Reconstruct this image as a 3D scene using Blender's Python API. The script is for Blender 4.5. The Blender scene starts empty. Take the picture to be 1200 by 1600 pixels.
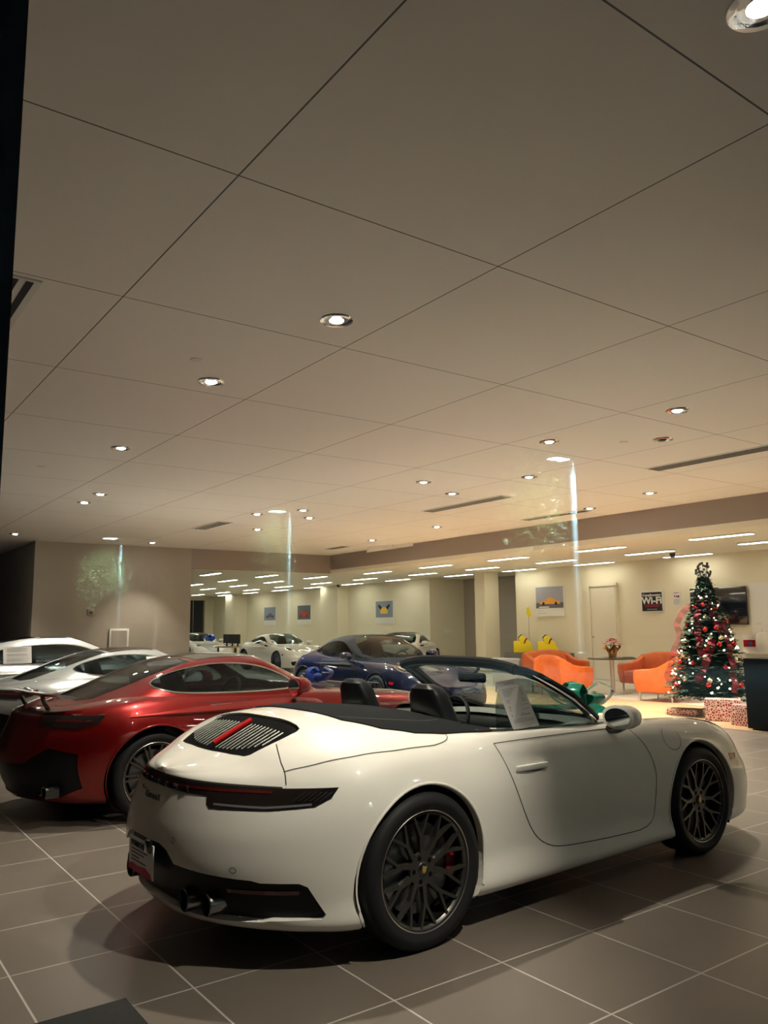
import bpy, bmesh, math, random
import numpy as np
from mathutils import Vector, Matrix
from mathutils.geometry import delaunay_2d_cdt
random.seed(7)
S = bpy.context.scene
COL = S.collection
PI = math.pi

# ------------------------------------------------------------------ camera, world, exposure
CAM_H = 1.52
ax_x = Vector((0.810, -0.074, 0.582)); ax_y = Vector((-0.586, -0.122, 0.801)); ax_z = Vector((-0.011, 0.990, 0.142))
# rows above: room X, Y, Z axes written in camera (right, up, forward) components
right = Vector((ax_x[0], ax_y[0], ax_z[0])); fwd = Vector((ax_x[2], ax_y[2], ax_z[2])).normalized()
right = (right - right.dot(fwd) * fwd).normalized(); upv = right.cross(fwd).normalized()
cd = bpy.data.cameras.new('camera'); cam = bpy.data.objects.new('camera', cd); COL.objects.link(cam)
cd.sensor_fit = 'VERTICAL'; cd.sensor_height = 24.0; cd.lens = 24.0 * 1239.27 / 1600.0
cd.clip_start = 0.02; cd.clip_end = 300
cam.matrix_world = Matrix(((right.x, upv.x, -fwd.x, 0), (right.y, upv.y, -fwd.y, 0), (right.z, upv.z, -fwd.z, CAM_H), (0, 0, 0, 1)))
S.camera = cam
wd = bpy.data.worlds.new('night_sky'); S.world = wd; wd.use_nodes = True
wd.node_tree.nodes['Background'].inputs[0].default_value = (0.02, 0.035, 0.05, 1)
wd.node_tree.nodes['Background'].inputs[1].default_value = 0.12
S.view_settings.view_transform = 'Standard'; S.view_settings.look = 'None'
S.view_settings.exposure = 1.68; S.view_settings.gamma = 1.0; S.view_settings.use_curve_mapping = False

DOWN_W = 138.0      # watts of one recessed downlight
TROF_E = 4.5        # emission of the strip lights in the low ceiling
LOT_W = 20000.0     # watts of one parking-lot lamp

# ------------------------------------------------------------------ materials
def mat(name, col, rough=0.5, metal=0.0, coat=0.0, emit=None, es=0.0, trans=0.0, alpha=1.0, ior=1.45, spec=None, coat_rough=0.02):
    m = bpy.data.materials.new(name); m.use_nodes = True
    b = m.node_tree.nodes['Principled BSDF']
    b.inputs['Base Color'].default_value = (*col, 1); b.inputs['Roughness'].default_value = rough
    b.inputs['Metallic'].default_value = metal; b.inputs['Coat Weight'].default_value = coat
    b.inputs['Coat Roughness'].default_value = coat_rough
    b.inputs['Transmission Weight'].default_value = trans; b.inputs['IOR'].default_value = ior
    b.inputs['Alpha'].default_value = alpha
    if spec is not None: b.inputs['Specular IOR Level'].default_value = spec
    if emit: b.inputs['Emission Color'].default_value = (*emit, 1); b.inputs['Emission Strength'].default_value = es
    return m
def nodes(m): return m.node_tree.nodes, m.node_tree.links, m.node_tree.nodes['Principled BSDF']
def noise_mix(m, c1, c2, scale, detail=4, coords='Object', rough=None, bump=0.0, lo=0.35, hi=0.65):
    n, l, b = nodes(m)
    tc = n.new('ShaderNodeTexCoord'); nz = n.new('ShaderNodeTexNoise'); nz.inputs['Scale'].default_value = scale; nz.inputs['Detail'].default_value = detail
    l.new(tc.outputs[coords], nz.inputs['Vector'])
    r = n.new('ShaderNodeValToRGB'); r.color_ramp.elements[0].position = lo; r.color_ramp.elements[1].position = hi
    r.color_ramp.elements[0].color = (*c1, 1); r.color_ramp.elements[1].color = (*c2, 1)
    l.new(nz.outputs['Fac'], r.inputs[0]); l.new(r.outputs[0], b.inputs['Base Color'])
    if bump:
        bp = n.new('ShaderNodeBump'); bp.inputs['Strength'].default_value = bump; bp.inputs['Distance'].default_value = 0.01
        l.new(nz.outputs['Fac'], bp.inputs['Height']); l.new(bp.outputs[0], b.inputs['Normal'])
    return m
def glass(name, tint, refl=0.06, grough=0.0):
    # thin sheet: straight-through tint plus a Fresnel mirror
    m = bpy.data.materials.new(name); m.use_nodes = True; n, l = m.node_tree.nodes, m.node_tree.links
    for x in list(n): n.remove(x)
    o = n.new('ShaderNodeOutputMaterial'); t = n.new('ShaderNodeBsdfTransparent'); t.inputs[0].default_value = (*tint, 1)
    g = n.new('ShaderNodeBsdfGlossy'); g.inputs['Roughness'].default_value = grough
    lw = n.new('ShaderNodeLayerWeight'); lw.inputs['Blend'].default_value = 0.5
    pw = n.new('ShaderNodeMath'); pw.operation = 'POWER'; pw.inputs[1].default_value = 5.0
    ml = n.new('ShaderNodeMath'); ml.operation = 'MULTIPLY_ADD'; ml.inputs[1].default_value = 1 - refl; ml.inputs[2].default_value = refl
    mx = n.new('ShaderNodeMixShader')
    l.new(lw.outputs['Facing'], pw.inputs[0]); l.new(pw.outputs[0], ml.inputs[0]); l.new(ml.outputs[0], mx.inputs[0])
    l.new(t.outputs[0], mx.inputs[1]); l.new(g.outputs[0], mx.inputs[2]); l.new(mx.outputs[0], o.inputs[0])
    return m
def grid_lines(m, px, py, ox, oy, w, cline, base1, base2, nscale=3.0, bump=0.3, soft=0.0):
    # joints of a rectangular grid in object (room) metres over a slightly mottled base
    n, l, b = nodes(m)
    tc = n.new('ShaderNodeTexCoord'); sp = n.new('ShaderNodeSeparateXYZ'); l.new(tc.outputs['Object'], sp.inputs[0])
    ds = []
    for k, (p, o) in enumerate(((px, ox), (py, oy))):
        a = n.new('ShaderNodeMath'); a.operation = 'SUBTRACT'; l.new(sp.outputs[k], a.inputs[0]); a.inputs[1].default_value = o
        pg = n.new('ShaderNodeMath'); pg.operation = 'PINGPONG'; l.new(a.outputs[0], pg.inputs[0]); pg.inputs[1].default_value = p / 2
        ds.append(pg)
    mn = n.new('ShaderNodeMath'); mn.operation = 'MINIMUM'; l.new(ds[0].outputs[0], mn.inputs[0]); l.new(ds[1].outputs[0], mn.inputs[1])
    lt = n.new('ShaderNodeMath'); lt.operation = 'LESS_THAN'; lt.inputs[1].default_value = w / 2; l.new(mn.outputs[0], lt.inputs[0])
    nz = n.new('ShaderNodeTexNoise'); nz.inputs['Scale'].default_value = nscale; nz.inputs['Detail'].default_value = 6; l.new(tc.outputs['Object'], nz.inputs['Vector'])
    m1 = n.new('ShaderNodeMix'); m1.data_type = 'RGBA'; m1.inputs[6].default_value = (*base1, 1); m1.inputs[7].default_value = (*base2, 1)
    l.new(nz.outputs['Fac'], m1.inputs[0])
    m2 = n.new('ShaderNodeMix'); m2.data_type = 'RGBA'; l.new(lt.outputs[0], m2.inputs[0]); l.new(m1.outputs[2], m2.inputs[6]); m2.inputs[7].default_value = (*cline, 1)
    l.new(m2.outputs[2], b.inputs['Base Color'])
    bp = n.new('ShaderNodeBump'); bp.inputs['Strength'].default_value = bump; bp.inputs['Distance'].default_value = 0.003; bp.invert = True
    l.new(lt.outputs[0], bp.inputs['Height']); l.new(bp.outputs[0], b.inputs['Normal'])
    return m

M = {}
M['ceil'] = grid_lines(mat('white_ceiling_board', (.8, .8, .78), 0.75), 1.742, 1.742, 1.553, 3.312, 0.009, (.16, .155, .15), (.93, .90, .86), (.91, .88, .84), 0.6, 0.5)
M['ceil_low'] = mat('low_ceiling_paint', (.84, .80, .68), 0.6)
M['floor'] = grid_lines(mat('grey_porcelain_tile', (.1, .1, .1), 0.34), 0.61, 0.61, 1.463, 4.65, 0.009, (.40, .37, .33), (.115, .096, .079), (.142, .119, .099), 2.2, 0.6)
M['floor_light'] = grid_lines(mat('cream_floor_tile', (.6, .57, .5), 0.3), 0.61, 0.61, 13.5, 4.65, 0.006, (.45, .42, .36), (.62, .58, .50), (.68, .64, .56), 2.2, 0.3)
M['wood'] = mat('wood_plank_floor', (.5, .34, .2), 0.35)
n, l, b = nodes(M['wood'])
tc = n.new('ShaderNodeTexCoord'); mp = n.new('ShaderNodeMapping'); mp.inputs['Scale'].default_value = (9, 0.7, 1); l.new(tc.outputs['Object'], mp.inputs[0])
wv = n.new('ShaderNodeTexNoise'); wv.inputs['Scale'].default_value = 1.6; wv.inputs['Detail'].default_value = 5; l.new(mp.outputs[0], wv.inputs['Vector'])
rp = n.new('ShaderNodeValToRGB'); rp.color_ramp.elements[0].color = (.42, .27, .14, 1); rp.color_ramp.elements[1].color = (.66, .47, .28, 1); rp.color_ramp.elements[0].position = .3; rp.color_ramp.elements[1].position = .7
l.new(wv.outputs['Fac'], rp.inputs[0]); l.new(rp.outputs[0], b.inputs['Base Color'])
M['wall'] = noise_mix(mat('cream_wall_paint', (.74, .68, .52), 0.7), (.76, .70, .54), (.80, .74, .58), 0.8)
M['wall_taupe'] = noise_mix(mat('taupe_wall_paint', (.36, .32, .27), 0.7), (.40, .355, .30), (.43, .385, .325), 0.7)
M['wall_dark'] = mat('dark_grey_wall_paint', (.16, .14, .12), 0.7)
M['beam'] = mat('mauve_grey_bulkhead_paint', (.36, .30, .27), 0.7)
M['black'] = mat('black_metal_frame', (.012, .012, .012), 0.45)
M['pane'] = glass('shop_window_glass', (.93, .96, .955), 0.05)
M['pane2'] = glass('shop_window_glass_inner', (.96, .98, .975), 0.03)
M['asphalt'] = noise_mix(mat('asphalt', (.06, .06, .06), 0.95, spec=.0), (.010, .012, .012), (.018, .020, .020), 30)
M['white_paint'] = mat('white_car_paint', (.72, .695, .635), 0.5, coat=1.0)
M['red_paint'] = mat('metallic_red_paint', (.21, .0016, .0014), 0.34, metal=0.6, coat=1.0)
M['silver_paint'] = mat('metallic_silver_paint', (.58, .61, .62), 0.32, metal=0.65, coat=1.0)
M['grey_paint'] = mat('metallic_grey_paint', (.50, .51, .52), 0.34, metal=0.6, coat=1.0)
M['blue_paint'] = mat('deep_blue_paint', (.0005, .0009, .012), 0.15, spec=.25, coat=1.0)
M['black_paint'] = mat('black_car_paint', (.008, .008, .010), 0.25, coat=1.0)
M['blackpl'] = mat('satin_black_plastic', (.009, .009, .010), 0.42, spec=.25)
M['gloss'] = mat('gloss_black_trim', (.008, .008, .009), 0.12, coat=1.0)
M['under'] = mat('underbody_black', (.005, .005, .005), 0.9, spec=.05)
M['gap'] = mat('panel_gap_shadow_line', (.02, .02, .02), 0.8)
M['tyre'] = mat('tyre_rubber', (.011, .011, .012), 0.6, spec=.25)
M['rim'] = mat('satin_dark_alloy', (.10, .095, .085), 0.34, metal=0.85)
M['rimlip'] = mat('machined_alloy_lip', (.42, .40, .37), 0.28, metal=0.9)
M['disc'] = mat('brake_disc_steel', (.16, .16, .16), 0.35, metal=0.9)
M['caliper'] = mat('red_brake_caliper', (.25, .006, .012), 0.4)
M['gold'] = mat('gold_emblem', (.75, .52, .15), 0.35, metal=0.8)
M['chrome'] = mat('polished_chrome', (.80, .80, .80), 0.10, metal=1.0)
M['steel'] = mat('dark_exhaust_steel', (.25, .24, .23), 0.25, metal=1.0)
M['cloth'] = noise_mix(mat('black_convertible_fabric', (.03, .03, .03), 0.9, spec=.1), (.006, .007, .008), (.011, .012, .013), 260)
M['leather'] = mat('black_leather', (.010, .011, .012), 0.42, spec=.25)
M['redlens'] = mat('dark_red_lamp_lens', (.08, .004, .004), 0.12, coat=1.0)
M['redlens2'] = mat('bright_red_lamp_lens', (.42, .010, .012), 0.15, coat=1.0)
M['smoke'] = mat('smoked_lamp_lens', (.010, .007, .007), 0.08, coat=1.0)
M['lens'] = mat('headlamp_reflector', (.55, .56, .58), 0.15, metal=0.8, coat=1.0)
M['mirrorglass'] = mat('mirror_glass', (.75, .8, .8), 0.03, metal=1.0)
M['carglass'] = glass('tinted_car_glass', (.30, .36, .36), 0.06)
M['wsglass'] = glass('clear_car_windshield', (.70, .80, .78), 0.07)
M['paper'] = mat('white_paper', (.78, .76, .74), 0.8)
M['ink'] = mat('grey_ink', (.18, .17, .17), 0.8)
M['blackink'] = mat('black_ink', (.015, .015, .015), 0.6)
M['orange'] = noise_mix(mat('orange_leather', (.78, .20, .04), 0.42), (.64, .125, .018), (.72, .155, .026), 7, bump=0.05)
M['table_black'] = mat('black_table_top', (.015, .014, .016), 0.3)
M['alu'] = mat('brushed_aluminium', (.62, .61, .58), 0.35, metal=0.9)
M['grey_fab'] = mat('grey_upholstery', (.16, .15, .14), 0.8)
M['pine'] = noise_mix(mat('dark_pine_needles', (.01, .04, .02), 0.8), (.008, .030, .016), (.022, .065, .030), 14)
M['led'] = mat('warm_fairy_light', (1, .9, .7), 0.5, emit=(1, .86, .62), es=14)
M['bauble_red'] = mat('red_bauble', (.50, .012, .015), 0.22, metal=0.4, coat=.6)
M['bauble_white'] = mat('pearl_bauble', (.85, .78, .62), 0.25, metal=0.35, coat=.5)
M['ribbon_dark'] = mat('burgundy_mesh_ribbon', (.17, .008, .02), 0.6)
M['ribbon_sheer'] = mat('sheer_burgundy_ribbon', (.40, .02, .05), 0.7, alpha=0.3)
M['pot_gold'] = mat('gold_foil', (.72, .52, .22), 0.25, metal=0.9)
M['pink'] = mat('pink_petals', (.85, .10, .20), 0.6)
M['leaf'] = mat('green_leaf', (.04, .14, .03), 0.6)
M['yellow'] = mat('yellow_bag_fabric', (.92, .72, .02), 0.55)
M['darkred'] = mat('dark_red_strap', (.20, .01, .02), 0.6)
M['bow_blue'] = mat('royal_blue_ribbon', (.02, .09, .50), 0.25, coat=0.5)
M['bow_green'] = mat('teal_green_ribbon', (.0, .26, .17), 0.2, coat=0.6)
M['counter'] = mat('satin_black_laminate', (.005, .007, .009), 0.3, spec=.12)
M['frameblack'] = mat('satin_black_frame_paint', (.005, .005, .006), 0.35, spec=.2)
M['screen'] = mat('switched_off_screen', (.008, .010, .012), 0.12, coat=1.0)
M['white'] = mat('white_enamel', (.78, .77, .73), 0.45)
M['doorpaint'] = mat('cream_door_paint', (.76, .71, .58), 0.5)
M['trof'] = mat('strip_light_diffuser', (1, 1, .9), 0.5, emit=(1.0, .95, .78), es=TROF_E)
M['downlamp'] = mat('downlight_lamp', (1, 1, .9), 0.5, emit=(1.0, .95, .84), es=60)
M['ventdark'] = mat('vent_slot_dark', (.02, .02, .02), 0.8)
M['redink'] = mat('red_print', (.50, .02, .08), 0.6)
M['lotlamp'] = mat('lot_lamp_led', (1, 1, 1), 0.5, emit=(.72, .95, 1.0), es=160)
M['pole'] = mat('galvanised_pole', (.22, .30, .33), 0.5)
M['lotleaf'] = noise_mix(mat('olive_tree_leaf', (.10, .2, .05), 0.5), (.32, .42, .20), (.55, .62, .38), 3)
M['bark'] = mat('grey_bark', (.16, .13, .10), 0.9)
M['mat'] = noise_mix(mat('black_door_mat', (.01, .01, .01), 0.95), (.012, .012, .012), (.022, .021, .02), 200)

def wrap_material():
    m = mat('wrapping_paper', (.6, .2, .2), 0.5); n, l, b = nodes(m)
    tc = n.new('ShaderNodeTexCoord'); vo = n.new('ShaderNodeTexVoronoi'); vo.feature = 'DISTANCE_TO_EDGE'; vo.distance = 'CHEBYCHEV' if False else 'EUCLIDEAN'; vo.inputs['Scale'].default_value = 26
    l.new(tc.outputs['Object'], vo.inputs['Vector']); r = n.new('ShaderNodeValToRGB'); r.color_ramp.interpolation = 'CONSTANT'; r.color_ramp.elements[0].color = (.80, .62, .55, 1); r.color_ramp.elements[1].position = .13; r.color_ramp.elements[1].color = (.34, .03, .06, 1)
    l.new(vo.outputs['Distance'], r.inputs[0]); l.new(r.outputs[0], b.inputs['Base Color'])
    return m
M['wrap'] = wrap_material()

# ------------------------------------------------------------------ object helpers
def link(o, parent=None):
    COL.objects.link(o)
    if parent is not None: o.parent = parent
    return o
def mesh_obj(name, verts, faces, m, parent=None, smooth=False, auto=None):
    me = bpy.data.meshes.new(name); me.from_pydata([tuple(v) for v in verts], [], faces); me.update()
    me.materials.append(m if not isinstance(m, str) else M[m])
    if smooth: me.polygons.foreach_set('use_smooth', [True] * len(me.polygons))
    o = bpy.data.objects.new(name, me)
    if auto is not None and smooth: me.set_sharp_from_angle(angle=math.radians(auto))
    return link(o, parent)
def bm_obj(name, bm, m, parent=None, smooth=False, auto=35):
    me = bpy.data.meshes.new(name); bmesh.ops.recalc_face_normals(bm, faces=bm.faces); bm.to_mesh(me); bm.free()
    me.materials.append(m if not isinstance(m, str) else M[m])
    if smooth:
        me.polygons.foreach_set('use_smooth', [True] * len(me.polygons))
        if auto: me.set_sharp_from_angle(angle=math.radians(auto))
    return link(bpy.data.objects.new(name, me), parent)
def empty(name, loc, rz=0.0):
    o = bpy.data.objects.new(name, None); o.location = loc; o.rotation_euler = (0, 0, rz); o.empty_display_size = .1
    return link(o)
def tag(o, label, cat=None, group=None, kind=None):
    if label: o['label'] = label
    if cat: o['category'] = cat
    if group: o['group'] = group
    if kind: o['kind'] = kind
    return o
def struct(o): o['kind'] = 'structure'; return o
def copy_tree(o, parent=None):
    c = o.copy(); COL.objects.link(c)
    if parent is not None: c.parent = parent
    for ch in list(o.children): copy_tree(ch, c)
    return c
def add_box(bm, lo, hi, bevel=0.0, seg=2, mtx=None):
    r = bmesh.ops.create_cube(bm, size=1.0); vs = r['verts']
    sz = [hi[i] - lo[i] for i in range(3)]; ce = [(hi[i] + lo[i]) / 2 for i in range(3)]
    for v in vs: v.co = Vector((v.co.x * sz[0] + ce[0], v.co.y * sz[1] + ce[1], v.co.z * sz[2] + ce[2]))
    if bevel > 0:
        es = list({e for v in vs for e in v.link_edges}); r2 = bmesh.ops.bevel(bm, geom=es, offset=bevel, segments=seg, profile=0.5, affect='EDGES')
        vs = list({v for f in r2['faces'] for v in f.verts} | {v for v in vs if v.is_valid})
    if mtx is not None: bmesh.ops.transform(bm, matrix=mtx, verts=vs)
    return vs
def box(name, lo, hi, m, parent=None, bevel=0.0, seg=2, smooth=None):
    bm = bmesh.new(); add_box(bm, lo, hi, bevel, seg)
    return bm_obj(name, bm, m, parent, smooth=bevel > 0 if smooth is None else smooth)
def add_tube(bm, pts, rad, seg=10, cap=True):
    pts = [Vector(p) for p in pts]; rads = rad if isinstance(rad, (list, tuple)) else [rad] * len(pts)
    rings = []; prev = None
    for i, p in enumerate(pts):
        d = (pts[min(i + 1, len(pts) - 1)] - pts[max(i - 1, 0)]).normalized()
        a = prev if prev is not None else (Vector((0, 0, 1)) if abs(d.z) < .9 else Vector((1, 0, 0)))
        u = (a - a.dot(d) * d).normalized(); v = d.cross(u); prev = u
        rings.append([bm.verts.new(p + rads[i] * (math.cos(2 * PI * k / seg) * u + math.sin(2 * PI * k / seg) * v)) for k in range(seg)])
    for a, b in zip(rings, rings[1:]):
        for k in range(seg): bm.faces.new((a[k], a[(k + 1) % seg], b[(k + 1) % seg], b[k]))
    if cap: bm.faces.new(rings[0][::-1]); bm.faces.new(rings[-1])
def tube(name, pts, rad, m, parent=None, seg=10):
    bm = bmesh.new(); add_tube(bm, pts, rad, seg); return bm_obj(name, bm, m, parent, smooth=True)
def add_lathe(bm, prof, seg=32, axis='Z', center=(0, 0, 0), closed=False):
    rings = []; c = Vector(center)
    for r, h in prof:
        ring = []
        for k in range(seg):
            a = 2 * PI * k / seg; x, y = r * math.cos(a), r * math.sin(a)
            p = Vector((x, y, h)) if axis == 'Z' else Vector((x, h, y))
            ring.append(bm.verts.new(c + p))
        rings.append(ring)
    pairs = list(zip(rings, rings[1:])) + ([(rings[-1], rings[0])] if closed else [])
    for a, b in pairs:
        for k in range(seg):
            bm.faces.new((a[k], a[(k + 1) % seg], b[(k + 1) % seg], b[k]))
    if not closed:
        if prof[0][0] > 1e-4: bm.faces.new(rings[0][::-1])
        if prof[-1][0] > 1e-4: bm.faces.new(rings[-1])
def lathe(name, prof, m, parent=None, seg=32, axis='Z', center=(0, 0, 0), closed=False, auto=35):
    bm = bmesh.new(); add_lathe(bm, prof, seg, axis, center, closed)
    bmesh.ops.remove_doubles(bm, verts=bm.verts, dist=1e-5)
    return bm_obj(name, bm, m, parent, smooth=True, auto=auto)
def prism(name, poly, y0, y1, m, parent=None, bevel=0.0, axis='Y', smooth=True):
    # polygon in (x, z) extruded along y (or in (y, z) along x, or (x, y) along z)
    bm = bmesh.new()
    def P(a, b, t): return {'Y': (a, t, b), 'X': (t, a, b), 'Z': (a, b, t)}[axis]
    A = [bm.verts.new(P(a, b, y0)) for a, b in poly]; B = [bm.verts.new(P(a, b, y1)) for a, b in poly]
    bm.faces.new(A); bm.faces.new(B[::-1])
    for i in range(len(poly)):
        j = (i + 1) % len(poly); bm.faces.new((A[i], B[i], B[j], A[j]))
    bmesh.ops.recalc_face_normals(bm, faces=bm.faces)
    if bevel:
        es = [e for e in bm.edges if len(e.link_faces) == 2 and e.calc_face_angle(0) > 0.6]
        bmesh.ops.bevel(bm, geom=es, offset=bevel, segments=3, profile=0.5, affect='EDGES')
    return bm_obj(name, bm, m, parent, smooth=smooth)
def text_obj(name, s, size, m, parent=None, loc=(0, 0, 0), rot=(0, 0, 0), depth=0.001, align='LEFT', shear=0.0, sx=1.0, bold=0.0, mtx=None):
    cu = bpy.data.curves.new(name, 'FONT'); cu.body = s; cu.size = size; cu.extrude = depth; cu.align_x = align; cu.shear = shear; cu.offset = bold
    cu.resolution_u = 2
    t = bpy.data.objects.new('tmp_text', cu); COL.objects.link(t)
    dg = bpy.context.evaluated_depsgraph_get(); me = bpy.data.meshes.new_from_object(t.evaluated_get(dg))
    bpy.data.objects.remove(t); bpy.data.curves.remove(cu)
    me.name = name; me.materials.clear(); me.materials.append(M[m] if isinstance(m, str) else m)
    if sx != 1.0: me.transform(Matrix.Diagonal((sx, 1, 1, 1)))
    if mtx is not None: me.transform(mtx)
    o = bpy.data.objects.new(name, me); o.location = loc; o.rotation_euler = rot
    return link(o, parent)
def lerp(a, b, t): return a + (b - a) * t
# ------------------------------------------------------------------ car bodywork: lofted surfaces cut into panels
def pchip(xk, yk, x):
    xk = np.asarray(xk, float); yk = np.asarray(yk, float); x = np.asarray(x, float)
    h = np.diff(xk); d = np.diff(yk) / h; m = np.zeros_like(yk); m[0] = d[0]; m[-1] = d[-1]
    for i in range(1, len(yk) - 1):
        if d[i - 1] * d[i] > 0:
            w1, w2 = 2 * h[i] + h[i - 1], h[i] + 2 * h[i - 1]; m[i] = (w1 + w2) / (w1 / d[i - 1] + w2 / d[i])
    i = np.clip(np.searchsorted(xk, x) - 1, 0, len(h) - 1); t = (x - xk[i]) / h[i]
    return ((1 + 2 * t) * (1 - t) ** 2 * yk[i] + t * (1 - t) ** 2 * h[i] * m[i] + t * t * (3 - 2 * t) * yk[i + 1] + t * t * (t - 1) * h[i] * m[i + 1])
class Surf:
    # keys: [x, (y,z), (y,z), ...] from tail to nose; first pair on the centre line, last pair at the underside / base
    def __init__(s, keys, rear, front, shift_r=None, shift_f=None, rz=None):
        keys = sorted(keys, key=lambda k: k[0]); s.xk = np.array([k[0] for k in keys]); s.n = len(keys[0]) - 1
        s.ky = np.array([[p[0] for p in k[1:]] for k in keys]); s.kz = np.array([[p[1] for p in k[1:]] for k in keys])
        s.rear, s.front, s.sr, s.sf = rear, front, shift_r, shift_f
        s.xa, s.xb = s.xk[0], s.xk[-1]
        s.tx = np.linspace(s.xa, s.xb, 2401)
        s.tY = np.stack([pchip(s.xk, s.ky[:, j], s.tx) for j in range(s.n)], 1); s.tZ = np.stack([pchip(s.xk, s.kz[:, j], s.tx) for j in range(s.n)], 1)
        for nm in ('sr', 'sf'):
            if getattr(s, nm) is not None:
                zz = np.linspace(.1, 1.25, 300); setattr(s, nm, (zz, pchip(getattr(s, nm)[0], getattr(s, nm)[1], np.clip(zz, getattr(s, nm)[0][0], getattr(s, nm)[0][-1]))))
        us, ss = np.meshgrid(np.linspace(0, 1, 181), np.linspace(0, 1, 161), indexing='ij')
        s.su, s.ss = us.ravel(), ss.ravel(); s.sp = s.F(s.su, s.ss)
    def X(s, u): return s.xa + (s.xb - s.xa) * (0.04 * u + 0.96 * (1 - np.cos(PI * u)) / 2)
    def F(s, u, t):
        u = np.asarray(u, float); t = np.asarray(t, float); sg = np.where(t < 0, 1.0, -1.0); a = np.abs(t) * (s.n - 1)
        x = s.X(u)
        g = np.clip((x - s.xa) / (s.xb - s.xa) * 2400, 0, 2399.999); gi = g.astype(int); gf_ = (g - gi)[:, None]
        Y = s.tY[gi] * (1 - gf_) + s.tY[gi + 1] * gf_; Z = s.tZ[gi] * (1 - gf_) + s.tZ[gi + 1] * gf_
        c = np.ones_like(x); gr = np.zeros_like(x); gf = np.zeros_like(x)
        x0, p, q = s.rear; w = np.clip((x0 - x) / (x0 - s.xa), 0, 1); c = c * (1 - w ** q) ** (1 / p); gr = w * w * (3 - 2 * w)
        x0, p, q = s.front; w = np.clip((x - x0) / (s.xb - x0), 0, 1); c = c * (1 - w ** q) ** (1 / p); gf = w * w * (3 - 2 * w)
        Ye = np.concatenate([-Y[:, 1:2], Y, -Y[:, -2:-1]], 1); Ze = np.concatenate([Z[:, 1:2], Z, Z[:, -2:-1]], 1)
        i = np.clip(np.floor(a).astype(int), 0, s.n - 2); f = a - i; r = np.arange(len(x))
        def cr(A):
            p0, p1, p2, p3 = A[r, i], A[r, i + 1], A[r, i + 2], A[r, i + 3]
            return 0.5 * (2 * p1 + (p2 - p0) * f + (2 * p0 - 5 * p1 + 4 * p2 - p3) * f ** 2 + (3 * p1 - p0 - 3 * p2 + p3) * f ** 3)
        y = cr(Ye) * c; z = cr(Ze)
        if s.sr is not None: x = x + gr * np.interp(z, s.sr[0], s.sr[1])
        if s.sf is not None: x = x - gf * np.interp(z, s.sf[0], s.sf[1])
        return np.stack([x, y * sg, z], 1)
    def N(s, u, t):
        u = np.asarray(u, float); t = np.asarray(t, float)
        e = 2e-3
        u1, u2 = np.clip(u + e, 0.024, .994), np.clip(u - e, 0.018, .9985)
        tt = np.where(np.abs(t) < 1e-6, 1e-6, t)
        du = s.F(u1, t) - s.F(u2, t)
        uc = np.clip(u, 0.021, .994)
        t1, t2 = np.clip(t + e, -1, 1), np.clip(t - e, -1, 1)
        dt = s.F(uc, t1) - s.F(uc, t2)
        n = np.cross(dt, du); l = np.linalg.norm(n, axis=1, keepdims=True); n = n / np.maximum(l, 1e-12)
        n[:, 1] *= np.clip(np.minimum(u / .021, (1 - u) / .004), 0, 1); n = n / np.maximum(np.linalg.norm(n, axis=1, keepdims=True), 1e-12)
        return n
    def inv(s, pt):
        k = pt[0]; P = s.sp; side = 1
        if k == 's': d = (P[:, 0] - pt[1]) ** 2 + (P[:, 2] - pt[2]) ** 2 + 1e-5 * (s.ss < .02); side = pt[3] if len(pt) > 3 else 1
        elif k == 'r': side = 1 if pt[1] <= 0 else -1; d = (P[:, 1] + abs(pt[1])) ** 2 + (P[:, 2] - pt[2]) ** 2 + 3e-4 * (P[:, 0] - s.xa) + 10 * (P[:, 0] > s.xa + .8)
        elif k == 'f': side = 1 if pt[1] <= 0 else -1; d = (P[:, 1] + abs(pt[1])) ** 2 + (P[:, 2] - pt[2]) ** 2 + 3e-4 * (s.xb - P[:, 0]) + 10 * (P[:, 0] < s.xb - .8)
        elif k == 't': side = 1 if pt[2] <= 0 else -1; d = (P[:, 0] - pt[1]) ** 2 + (P[:, 1] + abs(pt[2])) ** 2 - 1e-3 * P[:, 2]
        elif k == 'u': return (pt[1], pt[2])
        i = int(np.argmin(d)); u, t = s.su[i], s.ss[i]
        ax = {'s': (0, 2), 'r': (1, 2), 'f': (1, 2), 't': (0, 1)}[k]
        tg = {'s': (pt[1], pt[2]), 'r': (-abs(pt[1]), pt[2]), 'f': (-abs(pt[1]), pt[2]), 't': (pt[1], -abs(pt[2]))}[k] if k != 's' else (pt[1], pt[2])
        for _ in range(9):
            e = 1e-3; q = s.F(np.array([u, min(u + e, 1), u, max(u - e, 0)]), np.array([t, t, min(t + e, 1), t]))
            b = q[0][list(ax)]; J = np.array([(q[1][list(ax)] - q[3][list(ax)]) / max(min(u + e, 1) - max(u - e, 0), 1e-6), (q[2][list(ax)] - b) / max(min(t + e, 1) - t, 1e-6) if t < 1 else (q[2][list(ax)] - b)]).T
            if abs(np.linalg.det(J)) < 1e-5: break
            st = np.linalg.solve(J, np.array(tg) - b); st = np.clip(st, -0.01, .01)
            u, t = float(np.clip(u + st[0], 0, 1)), float(np.clip(t + st[1], 0, 1))
        if k == 'r' and abs(pt[1]) < 2e-3: u = 0.0
        if k == 'f' and abs(pt[1]) < 2e-3: u = 1.0
        return (u, t * side)
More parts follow.
